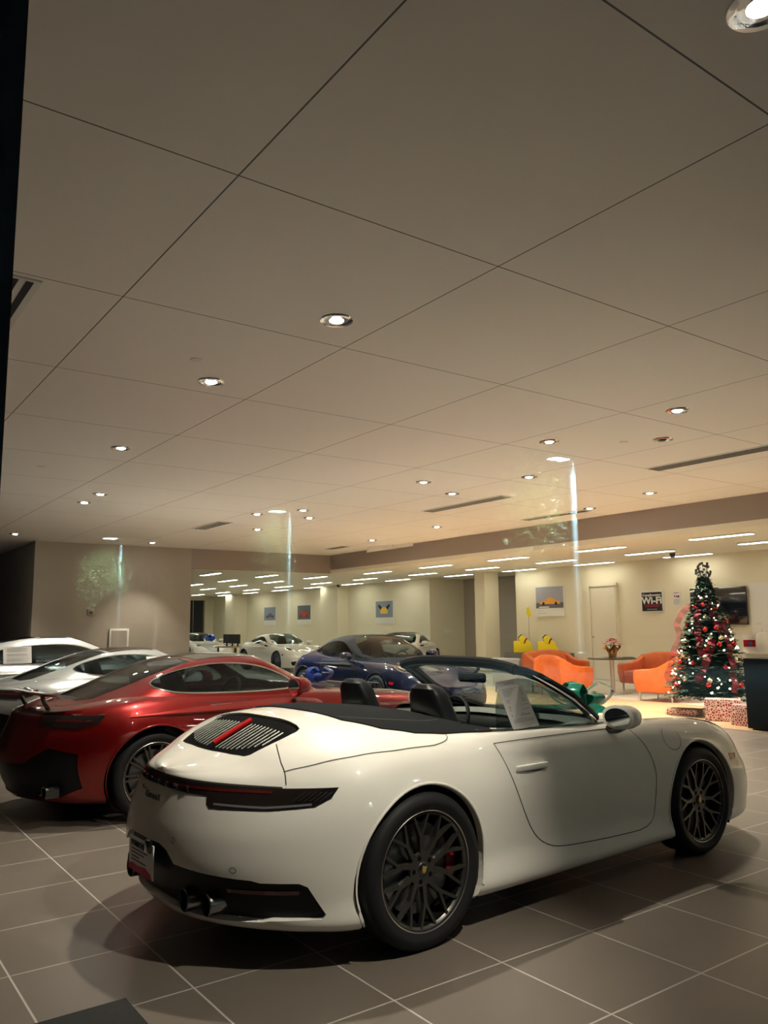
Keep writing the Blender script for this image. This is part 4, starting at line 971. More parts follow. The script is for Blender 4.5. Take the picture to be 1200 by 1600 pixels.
for q in (-1, 1): prism('picture_door', [(24.38 + q * u, zc + .14 + v) for u, v in ((.12, .24), (.34, .36), (.38, .28), (.22, .14))], 17.660, 17.662, 'gap', o, axis='X', smooth=False)
def text_x(s, size, m, parent, x, y, z, align='LEFT', bold=0, sx=1.0, shear=0):
    mt = Matrix(((0, 0, -1, x), (-1, 0, 0, y), (0, 1, 0, z), (0, 0, 0, 1)))
    return text_obj('lettering', s, size, m, parent, depth=.002, align=align, bold=bold, sx=sx, mtx=mt, shear=shear)
o = box('wifi_sign', (17.66, 12.26, 1.78), (17.69, 12.94, 2.34), 'white'); tag(o, 'black and white wi-fi sign on the lounge wall right of the door', 'sign')
box('sign_face', (17.652, 12.30, 1.82), (17.66, 12.90, 2.30), 'black', o)
text_x('Complimentary', .088, 'white', o, 17.65, 12.60, 2.20, 'CENTER', bold=.002); text_x('Wi-Fi', .24, 'white', o, 17.65, 12.60, 2.01, 'CENTER', bold=.008, sx=1.1)
box('sign_line', (17.648, 12.40, 1.93), (17.651, 12.80, 1.945), 'redink', o)
box('sign_line', (17.648, 12.36, 1.975), (17.651, 12.84, 1.985), 'redink', o); box('sign_line', (17.648, 12.45, 1.86), (17.651, 12.75, 1.868), 'paper', o)
o = box('notice', (17.68, 11.78, 1.93), (17.69, 12.0, 2.30), 'paper'); tag(o, 'small white notice with black and red symbols between the wi-fi sign and the screen', 'notice')
for k, y in enumerate((11.94, 11.88, 11.83)): box('symbol', (17.676, y - .02, 2.14 + .02 * (k == 0)), (17.681, y + .02, 2.19), 'blackink' if k != 1 else 'redink', o)
for k in range(5): box('notice_line', (17.676, 11.81, 1.97 + .03 * k), (17.681, 11.97, 1.978 + .03 * k), 'ink', o)
box('notice_title', (17.676, 11.82, 2.25), (17.681, 11.96, 2.265), 'redink', o)
o = box('wall_screen', (17.60, 10.02, 1.46), (17.66, 11.46, 2.34), 'screen', None, .006); tag(o, 'large black switched-off screen on the lounge wall behind the Christmas tree', 'screen'); box('wall_bracket', (17.66, 10.5, 1.7), (17.7, 11.0, 2.1), 'black', o)
o = box('thermostat', (5.82, 20.87, 1.86), (5.98, 20.9, 2.02), 'wall_taupe', None, .004); tag(o, 'small square wall control on the taupe wall', 'thermostat'); box('dial', (5.86, 20.862, 1.90), (5.94, 20.872, 1.97), 'wall_dark', o)
o = box('extinguisher_cabinet', (6.38, 20.84, .95), (6.88, 20.9, 1.52), 'white', None, .004); tag(o, 'white framed cabinet set in the taupe wall behind the silver car', 'cabinet'); box('cabinet_door', (6.43, 20.83, 1.0), (6.83, 20.842, 1.47), 'wall_taupe', o)
o = box('switch_plate', (18.3, 21.68, 1.26), (18.7, 21.7, 1.38), 'white', None, .003); tag(o, 'row of white light switches on the alcove wall', 'switch')
for k in range(4): box('switch', (18.33 + .09 * k, 21.672, 1.29), (18.39 + .09 * k, 21.681, 1.35), 'paper', o)
# ------------------------------------------------------------------ lounge
def armchair(loc, rz, w, label, group=None, cat='armchair'):
    t = empty('armchair' if w < 1 else 'loveseat', loc, rz); hw = w / 2     # faces +x
    # base + seat cushion
    box('base', (-.34, -hw + .10, .17), (.36, hw - .10, .33), 'orange', t, .02, 3)
    n = 1 if w < 1 else 2
    for k in range(n):
        a = lerp(-hw + .15, hw - .15, k / n); b = lerp(-hw + .15, hw - .15, (k + 1) / n); box('seat_cushion', (-.28, a + .004, .30), (.38, b - .004, .46), 'orange', t, .045, 4)
    # rounded back, slightly higher in the middle
    bm = bmesh.new(); N_ = 13; rings = []
    for i in range(N_):
        y = lerp(-hw + .06, hw - .06, i / (N_ - 1)); e = 1 - (abs(y) / (hw - .06)) ** 3; top = .80 + .07 * e; ring = []
        for xx, zz in ((-.40, .20), (-.46, .50), (-.49, .72), (-.475, top - .03), (-.43, top), (-.36, top - .01), (-.31, top - .06), (-.27, .62), (-.24, .40), (-.22, .22)): ring.append(bm.verts.new((xx, y, zz)))
        rings.append(ring)
    for a, b in zip(rings, rings[1:]):
        for k in range(10): bm.faces.new((a[k], a[(k + 1) % 10], b[(k + 1) % 10], b[k]))
    bm.faces.new(rings[0]); bm.faces.new(rings[-1][::-1]); bm_obj('backrest', bm, 'orange', t, smooth=True, auto=50)
    for s in (-1, 1):
        prof = [(-.44, .17), (.36, .17), (.42, .40), (.42, .565), (.39, .60), (.30, .61), (.10, .62), (-.10, .66), (-.26, .74), (-.36, .80), (-.46, .79), (-.48, .60)]
        y0 = s * hw; y1 = s * (hw - .155); prism('armrest', prof, min(y0, y1), max(y0, y1), 'orange', t, bevel=.028)
    for x in (-.34, .33):
        for y in (-hw + .09, hw - .09): lathe('leg', [(0, 0), (.014, 0), (.027, .17), (0, .17)], 'alu', t, seg=14).location = (x, y, 0)
    return tag(t, label, cat, group)
armchair((13.38, 11.85, 0), math.radians(-10), .92, 'orange leather armchair with its back turned, left of the round table')
armchair((13.85, 9.72, 0), math.radians(97), .88, 'orange leather armchair seen from the side, beside the Christmas tree')
armchair((15.5, 11.1, 0), math.radians(172), 1.45, 'orange leather loveseat facing the camera, right of the round table', cat='loveseat')
armchair((15.3, 13.8, 0), math.radians(-97), 1.45, 'orange leather loveseat behind the turned armchair, below the yellow bags', cat='loveseat')
t = empty('side_table', (14.35, 11.35, 0)); tag(t, 'round black-topped pedestal table between the orange chairs', 'table')
lathe('table_top', [(0, .745), (.50, .745), (.52, .755), (.52, .765), (.50, .772), (0, .772)], 'table_black', t, seg=56); lathe('pedestal', [(0, .02), (.045, .02), (.045, .72), (.16, .73), (.16, .745), (0, .745)], 'alu', t, seg=28)
box('base_plate', (-.28, -.28, 0), (.28, .28, .02), 'alu', t, .004)
o = box('magazine', (-.14, -.10, 0), (.14, .10, .008), 'gap'); o.location = (14.62, 11.12, .772); o.rotation_euler = (0, 0, .5); tag(o, 'dark magazine lying on the round table right of the flower pot', 'magazine')
o = box('magazine', (-.14, -.10, 0), (.14, .10, .006), 'paper'); o.location = (14.2, 11.62, .772); o.rotation_euler = (0, 0, 1.1); tag(o, 'pale magazine lying on the round table left of the flower pot', 'magazine')
# poinsettia in gold foil
t = empty('poinsettia', (14.32, 11.30, .772)); tag(t, 'pink poinsettia in a gold foil pot on the round table', 'flower pot')
bm = bmesh.new(); rings = []
for i, (r, z) in enumerate(((.075, 0), (.085, .06), (.095, .12), (.12, .17), (.17, .24))):
    ring = []
    for k in range(28):
        a = 2 * PI * k / 28; rr = r * (1 + (.03 + .16 * (i > 2)) * math.sin(7 * a + i) ); ring.append(bm.verts.new((rr * math.cos(a), rr * math.sin(a), z + (.05 * math.sin(5 * a) if i == 4 else 0))))
    rings.append(ring)
for a, b in zip(rings, rings[1:]):
    for k in range(28): bm.faces.new((a[k], a[(k + 1) % 28], b[(k + 1) % 28], b[k]))
bm.faces.new(rings[0][::-1]); bm_obj('foil_pot', bm, 'pot_gold', t)
def leaf_bm(bm, c, d, L, w, up=Vector((0, 0, 1)), droop=.2):
    d = Vector(d).normalized(); s = d.cross(up); s = s.normalized() if s.length > 1e-3 else Vector((1, 0, 0)); n = s.cross(d); c = Vector(c)
    p = [c, c + d * L * .35 + s * w / 2 + n * L * .04, c + d * L * .35 - s * w / 2 + n * L * .04, c + d * L * .72 + s * w * .36 - n * L * droop * .3, c + d * L * .72 - s * w * .36 - n * L * droop * .3, c + d * L - n * L * droop]
    v = [bm.verts.new(q) for q in p]; bm.faces.new((v[0], v[2], v[1])); bm.faces.new((v[1], v[2], v[4], v[3])); bm.faces.new((v[3], v[4], v[5]))
bm = bmesh.new(); bm2 = bmesh.new()
for k in range(11):
    a = 2.4 * k; r = .03 + .014 * k; c = Vector((r * math.cos(a), r * math.sin(a), .40 - .011 * k))
    for j in range(8): b = 2 * PI * j / 8 + k; leaf_bm(bm, c, (math.cos(b) + math.cos(a) * .5, math.sin(b) + math.sin(a) * .5, .25), .105, .055)
for k in range(16): a = 2.4 * k; leaf_bm(bm2, (.05 * math.cos(a), .05 * math.sin(a), .27), (math.cos(a), math.sin(a), .1), .13, .06)
for k in range(7): a = 2 * PI * k / 7; add_tube(bm2, [(.02 * math.cos(a), .02 * math.sin(a), .1), (.05 * math.cos(a), .05 * math.sin(a), .33)], .006, 5)
bm_obj('petals', bm, 'pink', t); bm_obj('leaves', bm2, 'leaf', t)
# grey tub chair
t = empty('grey_armchair', (13.15, 13.15, 0), math.radians(10)); tag(t, 'dark grey low-backed chair half hidden behind the convertible windshield', 'armchair')
prism('backrest', [(-.36, .2), (.36, .2), (.40, .74), (.34, .77), (-.34, .77), (-.40, .74)], -.34, -.22, 'grey_fab', t, bevel=.03, axis='X'); box('seat', (-.24, -.34, .25), (.36, .34, .44), 'grey_fab', t, .04, 3)
for x in (-.28, .3):
    for y in (-.3, .3): tube('leg', [(x, y, 0), (x, y, .26)], .016, 'black', t)
# console with yellow bags
t = box('console', (16.98, 15.2, .08), (17.6, 17.35, .70), 'grey_fab', None, .01); tag(t, 'low grey console along the lounge wall carrying the yellow bags', 'cabinet'); box('plinth', (17.02, 15.25, 0), (17.58, 17.3, .08), 'black', t)
def bag(loc, rz, label):
    t = empty('yellow_bag', loc, rz); t.scale = (.88, .88, .92); tag(t, label, 'bag')
    prism('bag_body', [(-.30, 0), (.26, 0), (.34, .06), (.22, .36), (.06, .40), (-.10, .36), (-.30, .36)], -.11, .11, 'yellow', t, bevel=.015)
    prism('flap', [(-.06, .28), (-.12, .44), (-.02, .54), (.08, .50), (.12, .40), (.05, .26)], -.115, -.05, 'yellow', t, bevel=.01)
    tube('strap', [(-.10, 0, .34), (-.14, -.02, .47), (-.06, -.02, .55), (.0, 0, .53)], .018, 'black', t, 8); tube('strap', [(.06, -.10, .28), (.10, -.12, .38), (.16, -.11, .45)], .022, 'darkred', t, 8)
    return t
bag((17.2, 16.78, .70), -PI / 2 + .6, 'yellow bag on the console at the wall corner, below the thin stick'); bag((17.2, 15.82, .70), -PI / 2 + .6, 'yellow bag on the console below the orange race car poster')
t = tube('yellow_flag', [(17.3, 16.62, .70), (17.32, 16.63, 1.8)], .006, 'ink'); tag(t, 'small yellow flag on a thin stick above the left yellow bag', 'flag')
prism('flag', [(16.50, 1.76), (16.60, 1.72), (16.70, 1.82), (16.68, 2.0), (16.60, 2.02), (16.56, 1.90)], 17.30, 17.315, 'yellow', t, axis='X')

# ------------------------------------------------------------------ Christmas tree
TX, TY = 12.38, 7.78
t = empty('christmas_tree', (TX, TY, 0)); tag(t, 'decorated Christmas tree with red ribbons, baubles and lights', 'Christmas tree')
rnd = random.Random(3); bm = bmesh.new()
def cone_r(z): return max(.02, .72 * (1 - ((z - .28) / 2.0)) ** .9) if z < 2.26 else .03
def on_tree(z, a, k=1.0):
    r = cone_r(z) * k; return Vector((r * math.cos(a), r * math.sin(a), z))
for k in range(900):
    z = .30 + 1.92 * (k / 900) ** 1.15; a = 2.39996 * k; L = cone_r(z) * rnd.uniform(.86, 1.08)
    d = Vector((math.cos(a), math.sin(a), rnd.uniform(-.16, .10)))
    base = Vector((0, 0, z + .05)); tip = base + d * L
    side = Vector((-math.sin(a), math.cos(a), 0))
    for j in range(9):
        f = lerp(.35, 1.0, j / 8); p = base + d * L * f; wl = lerp(.12, .055, j / 8)
        for s in (-1, 1):
            q = (d * .55 + side * s + Vector((0, 0, rnd.uniform(-.3, .35)))).normalized()
            leaf_bm(bm, p, q, wl * rnd.uniform(.9, 1.4), .050, droop=.1)
    leaf_bm(bm, tip - d * .03, d, .08, .04)
bm_obj('needles', bm, 'pine', t)
lathe('inner_boughs', [(0, .30), (.50, .32), (.36, .52), (.42, .60), (.30, .95), (.34, 1.05), (.20, 1.45), (.22, 1.55), (.06, 2.0), (0, 2.15)], 'pine', t, seg=22)
lathe('trunk', [(0, .03), (.05, .03), (.04, 1.2), (.01, 2.2), (0, 2.2)], 'bark', t, seg=12); bm = bmesh.new()
for k in range(4): a = PI / 4 + k * PI / 2; add_tube(bm, [(0, 0, .16), (.28 * math.cos(a), .28 * math.sin(a), .012)], .014, 6)
bm_obj('stand', bm, 'gold', t)
proto = lathe('fairy_light', [(0, -.009), (.008, -.005), (.009, 0), (.008, .005), (0, .009)], 'led', t, seg=8); first = True
for k in range(96):
    z = .36 + 1.82 * rnd.random() ** 1.25; a = math.radians(222) + rnd.uniform(-1.7, 1.7); o = proto if first else link(proto.copy(), t); first = False; o.location = on_tree(z, a, 1.02); o.scale = (1, 1, 1) if rnd.random() < .7 else (1.5, 1.5, 1.5)
def baubles(m, r, colour, dz, seed):
    rn = random.Random(seed); pr = None; pf = [(0, -r)] + [(r * math.sin(q), -r * math.cos(q)) for q in np.linspace(.3, PI - .3, 9)] + [(0, r)]
    for i, (z0, zn) in enumerate(((.48, 'lowest boughs'), (.80, 'lower boughs'), (1.12, 'middle boughs'), (1.46, 'upper boughs'), (1.80, 'boughs under the treetop'))):
        for d_, dn in ((-1.25, 'far left'), (-.45, 'centre left'), (.4, 'centre right'), (1.2, 'far right')):
            if pr is None: pr = lathe('bauble', pf, m, None, seg=20); lathe('bauble_cap', [(0, r + .012), (.008, r + .012), (.01, r - .004), (0, r - .004)], 'gold', pr, seg=10); o = pr
            else: o = copy_tree(pr)
            z = z0 + dz + rn.uniform(-.07, .07); a = math.radians(222) + d_ + rn.uniform(-.25, .25) + dz; p = on_tree(z, a, 1.0); o.location = (TX + p.x, TY + p.y, z)
            tag(o, '%s bauble on the %s of the Christmas tree, %s' % (colour, zn, dn), 'bauble', colour + ' baubles on the Christmas tree')
baubles('bauble_red', .043, 'shiny red', 0, 5); baubles('bauble_white', .040, 'pearl white', .16, 8)
def ribbon(name, pts, w, m, parent, nrm=None, wave=0.0, sub=10):
    # band of width w following a smoothed path; nrm gives the width direction per point
    pts = [Vector(p) for p in pts]; P = []
    for i in range(len(pts) - 1):
        p0 = pts[max(i - 1, 0)]; p1 = pts[i]; p2 = pts[i + 1]; p3 = pts[min(i + 2, len(pts) - 1)]
        for k in range(sub):
            f_ = k / sub; P.append(.5 * ((2 * p1) + (p2 - p0) * f_ + (2 * p0 - 5 * p1 + 4 * p2 - p3) * f_ ** 2 + (3 * p1 - p0 - 3 * p2 + p3) * f_ ** 3))
    P.append(pts[-1]); bm = bmesh.new(); A = []
    for i, p in enumerate(P):
        d = (P[min(i + 1, len(P) - 1)] - P[max(i - 1, 0)]).normalized(); nn = Vector(nrm[min(i // sub, len(nrm) - 1)]) if isinstance(nrm, list) else Vector(nrm or (0, 0, 1))
        s = (nn - nn.dot(d) * d); s = s.normalized() if s.length > 1e-4 else Vector((1, 0, 0)); th = d.cross(s) * .0012
        q = p + d.cross(s) * wave * math.sin(i * .9)
        A.append([bm.verts.new(q + s * w / 2 + th), bm.verts.new(q + th * 1 + d.cross(s) * w * .08), bm.verts.new(q - s * w / 2 + th), bm.verts.new(q - s * w / 2 - th), bm.verts.new(q - th + d.cross(s) * w * .08), bm.verts.new(q + s * w / 2 - th)])
    for a, b in zip(A, A[1:]):
        for k in range(6): bm.faces.new((a[k], a[(k + 1) % 6], b[(k + 1) % 6], b[k]))
    bm.faces.new(A[0]); bm.faces.new(A[-1][::-1])
    return bm_obj(name, bm, m, parent, smooth=True, auto=40)
for (a0, a1, z0, z1, m, n_) in ((-.9, -.35, 2.02, .95, 'ribbon_dark', 9), (.75, .35, 1.55, .40, 'ribbon_dark', 9), (-.1, .5, 2.0, 1.35, 'ribbon_dark', 7), (.0, -.5, 1.25, .55, 'ribbon_dark', 7)):
    pts = []; nr = []
    for k in range(n_):
        f_ = k / (n_ - 1); a = math.radians(222) + lerp(a0, a1, f_); z = lerp(z0, z1, f_); pts.append(on_tree(z, a, 1.0 + (.07 if k % 2 else -.02))); nr.append((-math.sin(a), math.cos(a), 0))
    ribbon('ribbon', pts, .12, m, t, nr, .010)
ribbon('loose_ribbon', [(-.12, .12, 1.82), (-.22, .26, 1.72), (-.29, .37, 1.50), (-.27, .35, 1.28), (-.34, .43, 1.05), (-.38, .47, .82), (-.43, .53, .62), (-.38, .46, .50)], .10, 'ribbon_sheer', t, (.55, -.75, .35), .01)
# tree top: dark glitter sprays, white berries and leaves
bm = bmesh.new(); bmw = bmesh.new()
for k in range(46):
    a = rnd.uniform(0, 2 * PI); h = rnd.uniform(.05, .34); r = .10 * math.sin(min(1, h / .3) * PI * .8) + .02; p = Vector((r * math.cos(a), r * math.sin(a), 2.18 + h))
    bmesh.ops.create_icosphere(bm, subdivisions=1, radius=rnd.uniform(.012, .026), matrix=Matrix.Translation(p)); add_tube(bm, [(0, 0, 2.15), tuple(p)], .003, 4)
for k in range(18): a = 2.4 * k; leaf_bm(bmw, (.03 * math.cos(a), .03 * math.sin(a), 2.12), (math.cos(a), math.sin(a), .4), .15, .035)
for k in range(14): a = rnd.uniform(0, 6.28); r = rnd.uniform(.06, .18); bmesh.ops.create_icosphere(bmw, subdivisions=1, radius=.014, matrix=Matrix.Translation((r * math.cos(a), r * math.sin(a), rnd.uniform(2.02, 2.18))))
bm_obj('top_spray', bm, 'gap', t); bm_obj('silver_leaves', bmw, 'bauble_white', t)
# presents
def gift(loc, rz, s, label):
    o = box('gift_box', (-s[0] / 2, -s[1] / 2, 0), (s[0] / 2, s[1] / 2, s[2]), 'wrap', None, .01); o.location = loc; o.rotation_euler = (0, 0, rz); tag(o, label, 'gift')
gift((11.75, 7.20, 0), .5, (.36, .52, .33), 'largest gift box in red and white patterned paper, front of the tree'); gift((12.0, 8.05, 0), .3, (.30, .50, .10), 'flat patterned gift box at the left foot of the tree'); gift((11.42, 6.62, 0), -.1, (.28, .36, .30), 'patterned gift box leaning between the tree and the black counter')
# counters
t = box('black_counter', (11.0, 4.2, .02), (11.65, 6.38, 1.0), 'counter', None, .008); tag(t, 'glossy black counter at the right edge of the picture', 'counter'); box('plinth', (11.04, 4.25, 0), (11.6, 6.33, .02), 'black', t)
t = box('white_counter', (13.3, 4.2, 0), (13.75, 7.66, .96), 'white', None, .008); tag(t, 'white counter behind the black one, carrying the pump bottle', 'counter'); box('counter_top', (13.26, 4.2, .96), (13.79, 7.70, .985), 'white', t, .004)
t = lathe('pump_bottle', [(0, 0), (.10, 0), (.11, .02), (.11, .24), (.09, .29), (.03, .31), (.03, .34), (0, .34)], 'white', seg=28); t.location = (13.5, 7.42, .985); t.scale = (1.15, 1.15, 1.15); tag(t, 'white pump bottle on the white counter', 'bottle')
tube('pump', [(0, 0, .33), (0, 0, .42), (-.02, .02, .44), (-.08, .06, .43)], .012, 'white', t, 8)
t = box('framed_notice', (11.84, 6.80, 0), (11.86, 7.06, .32), 'white'); t.location = (1.60, .72, .985); tag(t, 'small framed notice with a blue and red print beside the pump bottle', 'notice'); box('notice_print', (11.835, 6.82, .10), (11.841, 7.04, .22), 'bauble_red', t); box('notice_picture', (11.832, 6.88, .12), (11.836, 6.94, .18), 'bow_blue', t)
# desk far back
t = box('office_desk', (14.0, 29.6, .70), (15.0, 31.4, .75), 'wood'); tag(t, 'brown office desk in the back room beside the white coupe', 'desk')
for x in (14.1, 14.9):
    for y in (29.7, 31.3): box('leg', (x - .03, y - .03, 0), (x + .03, y + .03, .70), 'black', t)
for k, (y, lb) in enumerate(((31.0, 'black monitor on the office desk, left one'), (30.45, 'black monitor on the office desk, middle one'), (29.95, 'black monitor on the office desk, right one'))):
    m_ = box('monitor', (14.3, y - .26, .87), (14.33, y + .26, 1.24), 'gap'); tag(m_, lb, 'monitor'); box('monitor_stand', (14.32, y - .04, .755), (14.36, y + .04, .9), 'black', m_); box('monitor_foot', (14.22, y - .12, .75), (14.46, y + .12, .762), 'black', m_)

# ------------------------------------------------------------------ cars
wf = wheel_proto('mesh', .342, .245, .262); wr = wheel_proto('mesh', .358, .295, .275)
hero = build_911('convertible', 'white_paint', None, (3.693, 4.085, 0), math.radians(2), wf, wr, True, hero=True, nu=210, nt=74)
tag(hero, 'white open convertible sports car in the foreground with its side and tail to the glass', 'car')
# --- windshield frame, door glass
cb = cb911
outer = mir([(.70, 0), (.675, .29), (.60, .50), (.445, .70), (.20, .688), (-.08, .605), (-.165, .55), (-.19, .30), (-.195, 0)])
inner = mir([(.655, 0), (.63, .28), (.56, .46), (.405, .645), (.21, .625), (-.055, .545), (-.088, .30), (-.092, 0)])
ou = cb.path([('t', x, y) for x, y in outer], .03); iu = cb.path([('t', x, y) for x, y in inner], .03)
reg = [('frame', ou), ('ws', iu)]
for sd in (1, -1): reg.append(('dg%d' % sd, cb.path([('s', x, z, sd) for x, z in ((.43, .895), (.20, 1.035), (.02, 1.13), (-.14, 1.195), (-.26, 1.20), (-.38, 1.17), (-.48, 1.06), (-.56, .90), (-.2, .885))], .03)))
reg[0], reg[1], reg[2], reg[3] = reg[2], reg[3], reg[0], reg[1]
pcw = cut_surface(cb, reg, 120, 60)
frm = panel('windshield_frame', cb, pcw['frame'], 'frameblack', hero, 0, .022)
panel('windshield', cb, pcw['ws'], 'wsglass', hero, -.004)
for sd in (1, -1): panel('door_window', cb, pcw['dg%d' % sd], 'carglass' if sd > 0 else 'wsglass', hero, -.004)
for sd in (1, -1): strip('pillar_trim', cb, [[cb.inv(('t', x, -sd * y)) for x, y in ((.46, .705), (.38, .708), (.20, .695), (.06, .655), (-.08, .612))]], .020, 'white_paint', frm, .004)
hp = [cb.inv(('t', -.185 + .02 * abs(y / .5) ** 3, y)) for y in np.linspace(-.54, .54, 25)]
edge_tube('header_rail', cb, hp, .034, 'frameblack', frm)
for sd in (1, -1): edge_tube('pillar', cb, [cb.inv(('t', x, -sd * y)) for x, y in ((.42, .68), (.21, .655), (0, .59), (-.10, .56), (-.165, .53))], .030, 'frameblack', frm)
rm = box('rear_view_mirror', (-.02, -.13, 1.135), (.01, .13, 1.20), 'gloss', hero, .02, 3); tube('mirror_stalk', [(.0, 0, 1.18), (.06, 0, 1.225)], .012, 'gloss', rm)
# --- fabric cover behind the seats
sf = sf911
cov = [('t', -1.40, 0), ('t', -1.405, .30), ('t', -1.40, .46), ('t', -1.29, .655), ('t', -1.14, .745), ('t', -.97, .775), ('t', -.72, .775), ('t', -.60, .765), ('t', -.56, .70), ('t', -.70, .62), ('t', -.80, .45), ('t', -.82, 0)]
cov = cov + [('t', q[1], -q[2]) for q in cov[1:-1][::-1]]
cuv = sf.path(cov, .03); pcx = cut_surface(sf, [('cover', cuv)], 210, 74)
cv = panel('soft_top_cover', sf, pcx['cover'], 'cloth', hero, .006, .008)
for sd in (1, -1): strip('cover_seam', sf, [[sf.inv(('t', x, sd * y)) for x, y in ((-1.385, .40), (-1.25, .52), (-1.10, .585), (-.95, .60), (-.82, .56))]], .010, 'gap', cv, .008)
for sd in (1, -1): strip('belt_trim', sf, [[sf.inv(('t', x, -sd * y)) for x, y in ((-.72, .762), (-.5, .742), (-.2, .728), (.1, .722), (.35, .722), (.46, .716))]], .034, 'blackpl', hero, .006)
cs = [('t', x, -y) for x, y in ((-1.79, .46), (-1.815, .52), (-1.84, .59), (-1.85, .64))] + [('r', -.685, .80)]
gx = [-1.85, -1.72, -1.55, -1.30, -1.10, -1.02]; gy = [.64, .725, .795, .830, .832, .822]
def lid_side(s_): return [sf.inv(('t', x, s_ * float(pchip(gx, gy, [x])[0]))) for x in np.linspace(-1.85, -1.02, 26)] + [sf.inv(('t', x, s_ * y)) for x, y in ((-.985, .812), (-.965, .797), (-.96, .778))]
strip('lid_gap', sf, [sf.path(cs, .02, closed=False)] + [lid_side(s_) for s_ in (-1, 1)], .005, 'gap', hero, .0012)
strip('light_gap', sf, [[sf.inv(q) for q in [('r', y, .800 - .012 * (abs(y) / .7) ** 2) for y in np.linspace(-.68, .68, 30)]]], .008, 'gap', hero, .0015)
# --- engine grille
gr = panel('engine_grille', sf, [v for k, v in cut_surface(sf, [('grille', sf.path(smooth_loop([('t', -1.60, 0), ('t', -1.61, .25), ('t', -1.63, .43), ('t', -1.68, .46), ('t', -1.89, .41), ('t', -1.93, .36), ('t', -1.955, 0), ('t', -1.93, -.36), ('t', -1.89, -.41), ('t', -1.68, -.46), ('t', -1.63, -.43), ('t', -1.61, -.25)], 1), .03))], 210, 74).items() if k == 'grille'][0], 'under', hero, -.014)
def hz(x, y): u, t_ = sf.inv(('t', x, y)); return sf.F([u], [t_])[0]
bm = bmesh.new()
for k in range(22):
    y = lerp(-.385, .385, k / 21)
    if abs(y) < .035: continue
    x0_ = -1.70 - .02 * abs(y); x1_ = -1.915 + .10 * (abs(y) / .4) ** 3
    pts = [tuple(hz(x, y) + np.array([0, 0, -.004])) for x in np.linspace(x0_, x1_, 5)]; add_tube(bm, pts, .0036, 6)
bm_obj('grille_slats', bm, 'alu', gr, smooth=True)
bl = [tuple(hz(x, 0) + np.array([0, 0, .004])) for x in np.linspace(-1.68, -1.90, 6)]; tube('brake_light', bl, .014, 'redlens2', gr, 10)
# --- bumper details
def rz_(y, z): u, t_ = sf.inv(('r', y, z)); return sf.F([u], [t_])[0]
p = rz_(0, .42); pl = box('number_plate', (p[0] - .012, -.155, .335), (p[0] - .004, .155, .495), 'paper', hero, .004)
text_x('PORSCHE', .036, 'blackink', pl, p[0] - .0135, .115, .455, sx=1.05, bold=.0006); text_x('BEVERLY HILLS', .016, 'ink', pl, p[0] - .0135, .115, .432) if False else None
for k, (w_, zz) in enumerate(((.20, .436), (.16, .42), (.10, .402), (.18, .386))): box('plate_line', (p[0] - .0138, .115 - w_, zz), (p[0] - .0118, .115, zz + .006), 'ink', pl)
prism('plate_emblem', [(.152, .338), (.152, .362), (.10, .372), (.04, .366), (-.06, .376), (-.12, .362), (-.152, .338)], p[0] - .014, p[0] - .0118, 'redink', pl, axis='X', smooth=False)
box('plate_lamp', (p[0] - .03, -.14, .455), (p[0] - .004, -.08, .52), 'gloss', hero, .012)
q = rz_(.0, .70)
b1 = text_x('911', .034, 'chrome', hero, q[0] - .008, .145, .712, bold=.001); b2 = text_x('Carrera S', .046, 'chrome', hero, q[0] - .008, .11, .680, bold=.0012, shear=.35, sx=.98)
for b_ in (b1, b2): b_.data.materials[0] = M['gloss']; b_.name = 'badge'
q = rz_(0, .758); lt = 'PORSCHE'
for k, ch in enumerate(lt):
    y = .27 - .09 * k; pp = rz_(y, .755); o = text_x(ch, .034, 'steel', hero, pp[0] - .0055, y, .750, 'CENTER', sx=1.5, bold=.001); o.name = 'rear_lettering'; o.data.materials[0] = M['gap']
strip('parking_sensor', sf, [[sf.inv(('r', y + .012 * math.cos(a), z + .012 * math.sin(a))) for a in np.linspace(0, 2 * PI, 17)[:-1]] for y, z in ((-.60, .45), (-.28, .54), (.28, .54), (.6, .45))], .003, 'gap', hero, .001, closed=True)
for y in (-.46, -.335, .335, .46):
    pr = [(.046, -.005), (.050, 0), (.050, .16), (.043, .16), (.043, .01)]
    o = lathe('exhaust_pipe', pr, 'steel', hero, seg=28, closed=True); pp = rz_(y, .285); o.location = (pp[0] - .008, y, .282); o.rotation_euler = (0, math.radians(90), 0)
    i_ = lathe('pipe_inside', [(0, .1), (.044, .1)], 'under', o, seg=20)
for s_ in (1, -1):
    # low reflector strip and the creases of the bumper
    strip('bumper_reflector', sf, [[sf.inv(('r', -s_ * y, .355 - .02 * y)) for y in np.linspace(.55, .78, 6)]], .018, 'redlens', hero, -.024)
    lamp_in = sf.path([('r', -s_ * .45, .712), ('r', -s_ * .66, .708), ('s', -1.92, .712, s_), ('s', -1.80, .722, s_)], .03, closed=False); strip('lamp_bar', sf, [lamp_in], .010, 'lens', hero, .006)
    for k in range(6): strip('lamp_louvre', sf, [[sf.inv(('s', -1.865 + .02 * k + j * .018, .735 + .012 * j, s_)) for j in range(4)]], .004, 'steel', hero, .007)
    # door handle: lever, and a flat grey strip painting the scoop's shade
    u_, t_ = sf.inv(('s', -.43, .745, s_)); P_ = sf.F([u_], [t_])[0]
    hd = box('door_handle', (-.125, -.010, -.017), (.125, .010, .017), 'white_paint', hero, .009, 3); hd.location = (P_[0], P_[1] - s_ * .008, P_[2]); hd.rotation_euler = (s_ * .10, 0, s_ * -.03)
    strip('handle_scoop_shade', sf, [[sf.inv(('s', x, .733 - .012 * math.sin((x + .56) / .25 * PI), s_)) for x in np.linspace(-.56, -.31, 10)]], .014, 'ink', hero, .0015)
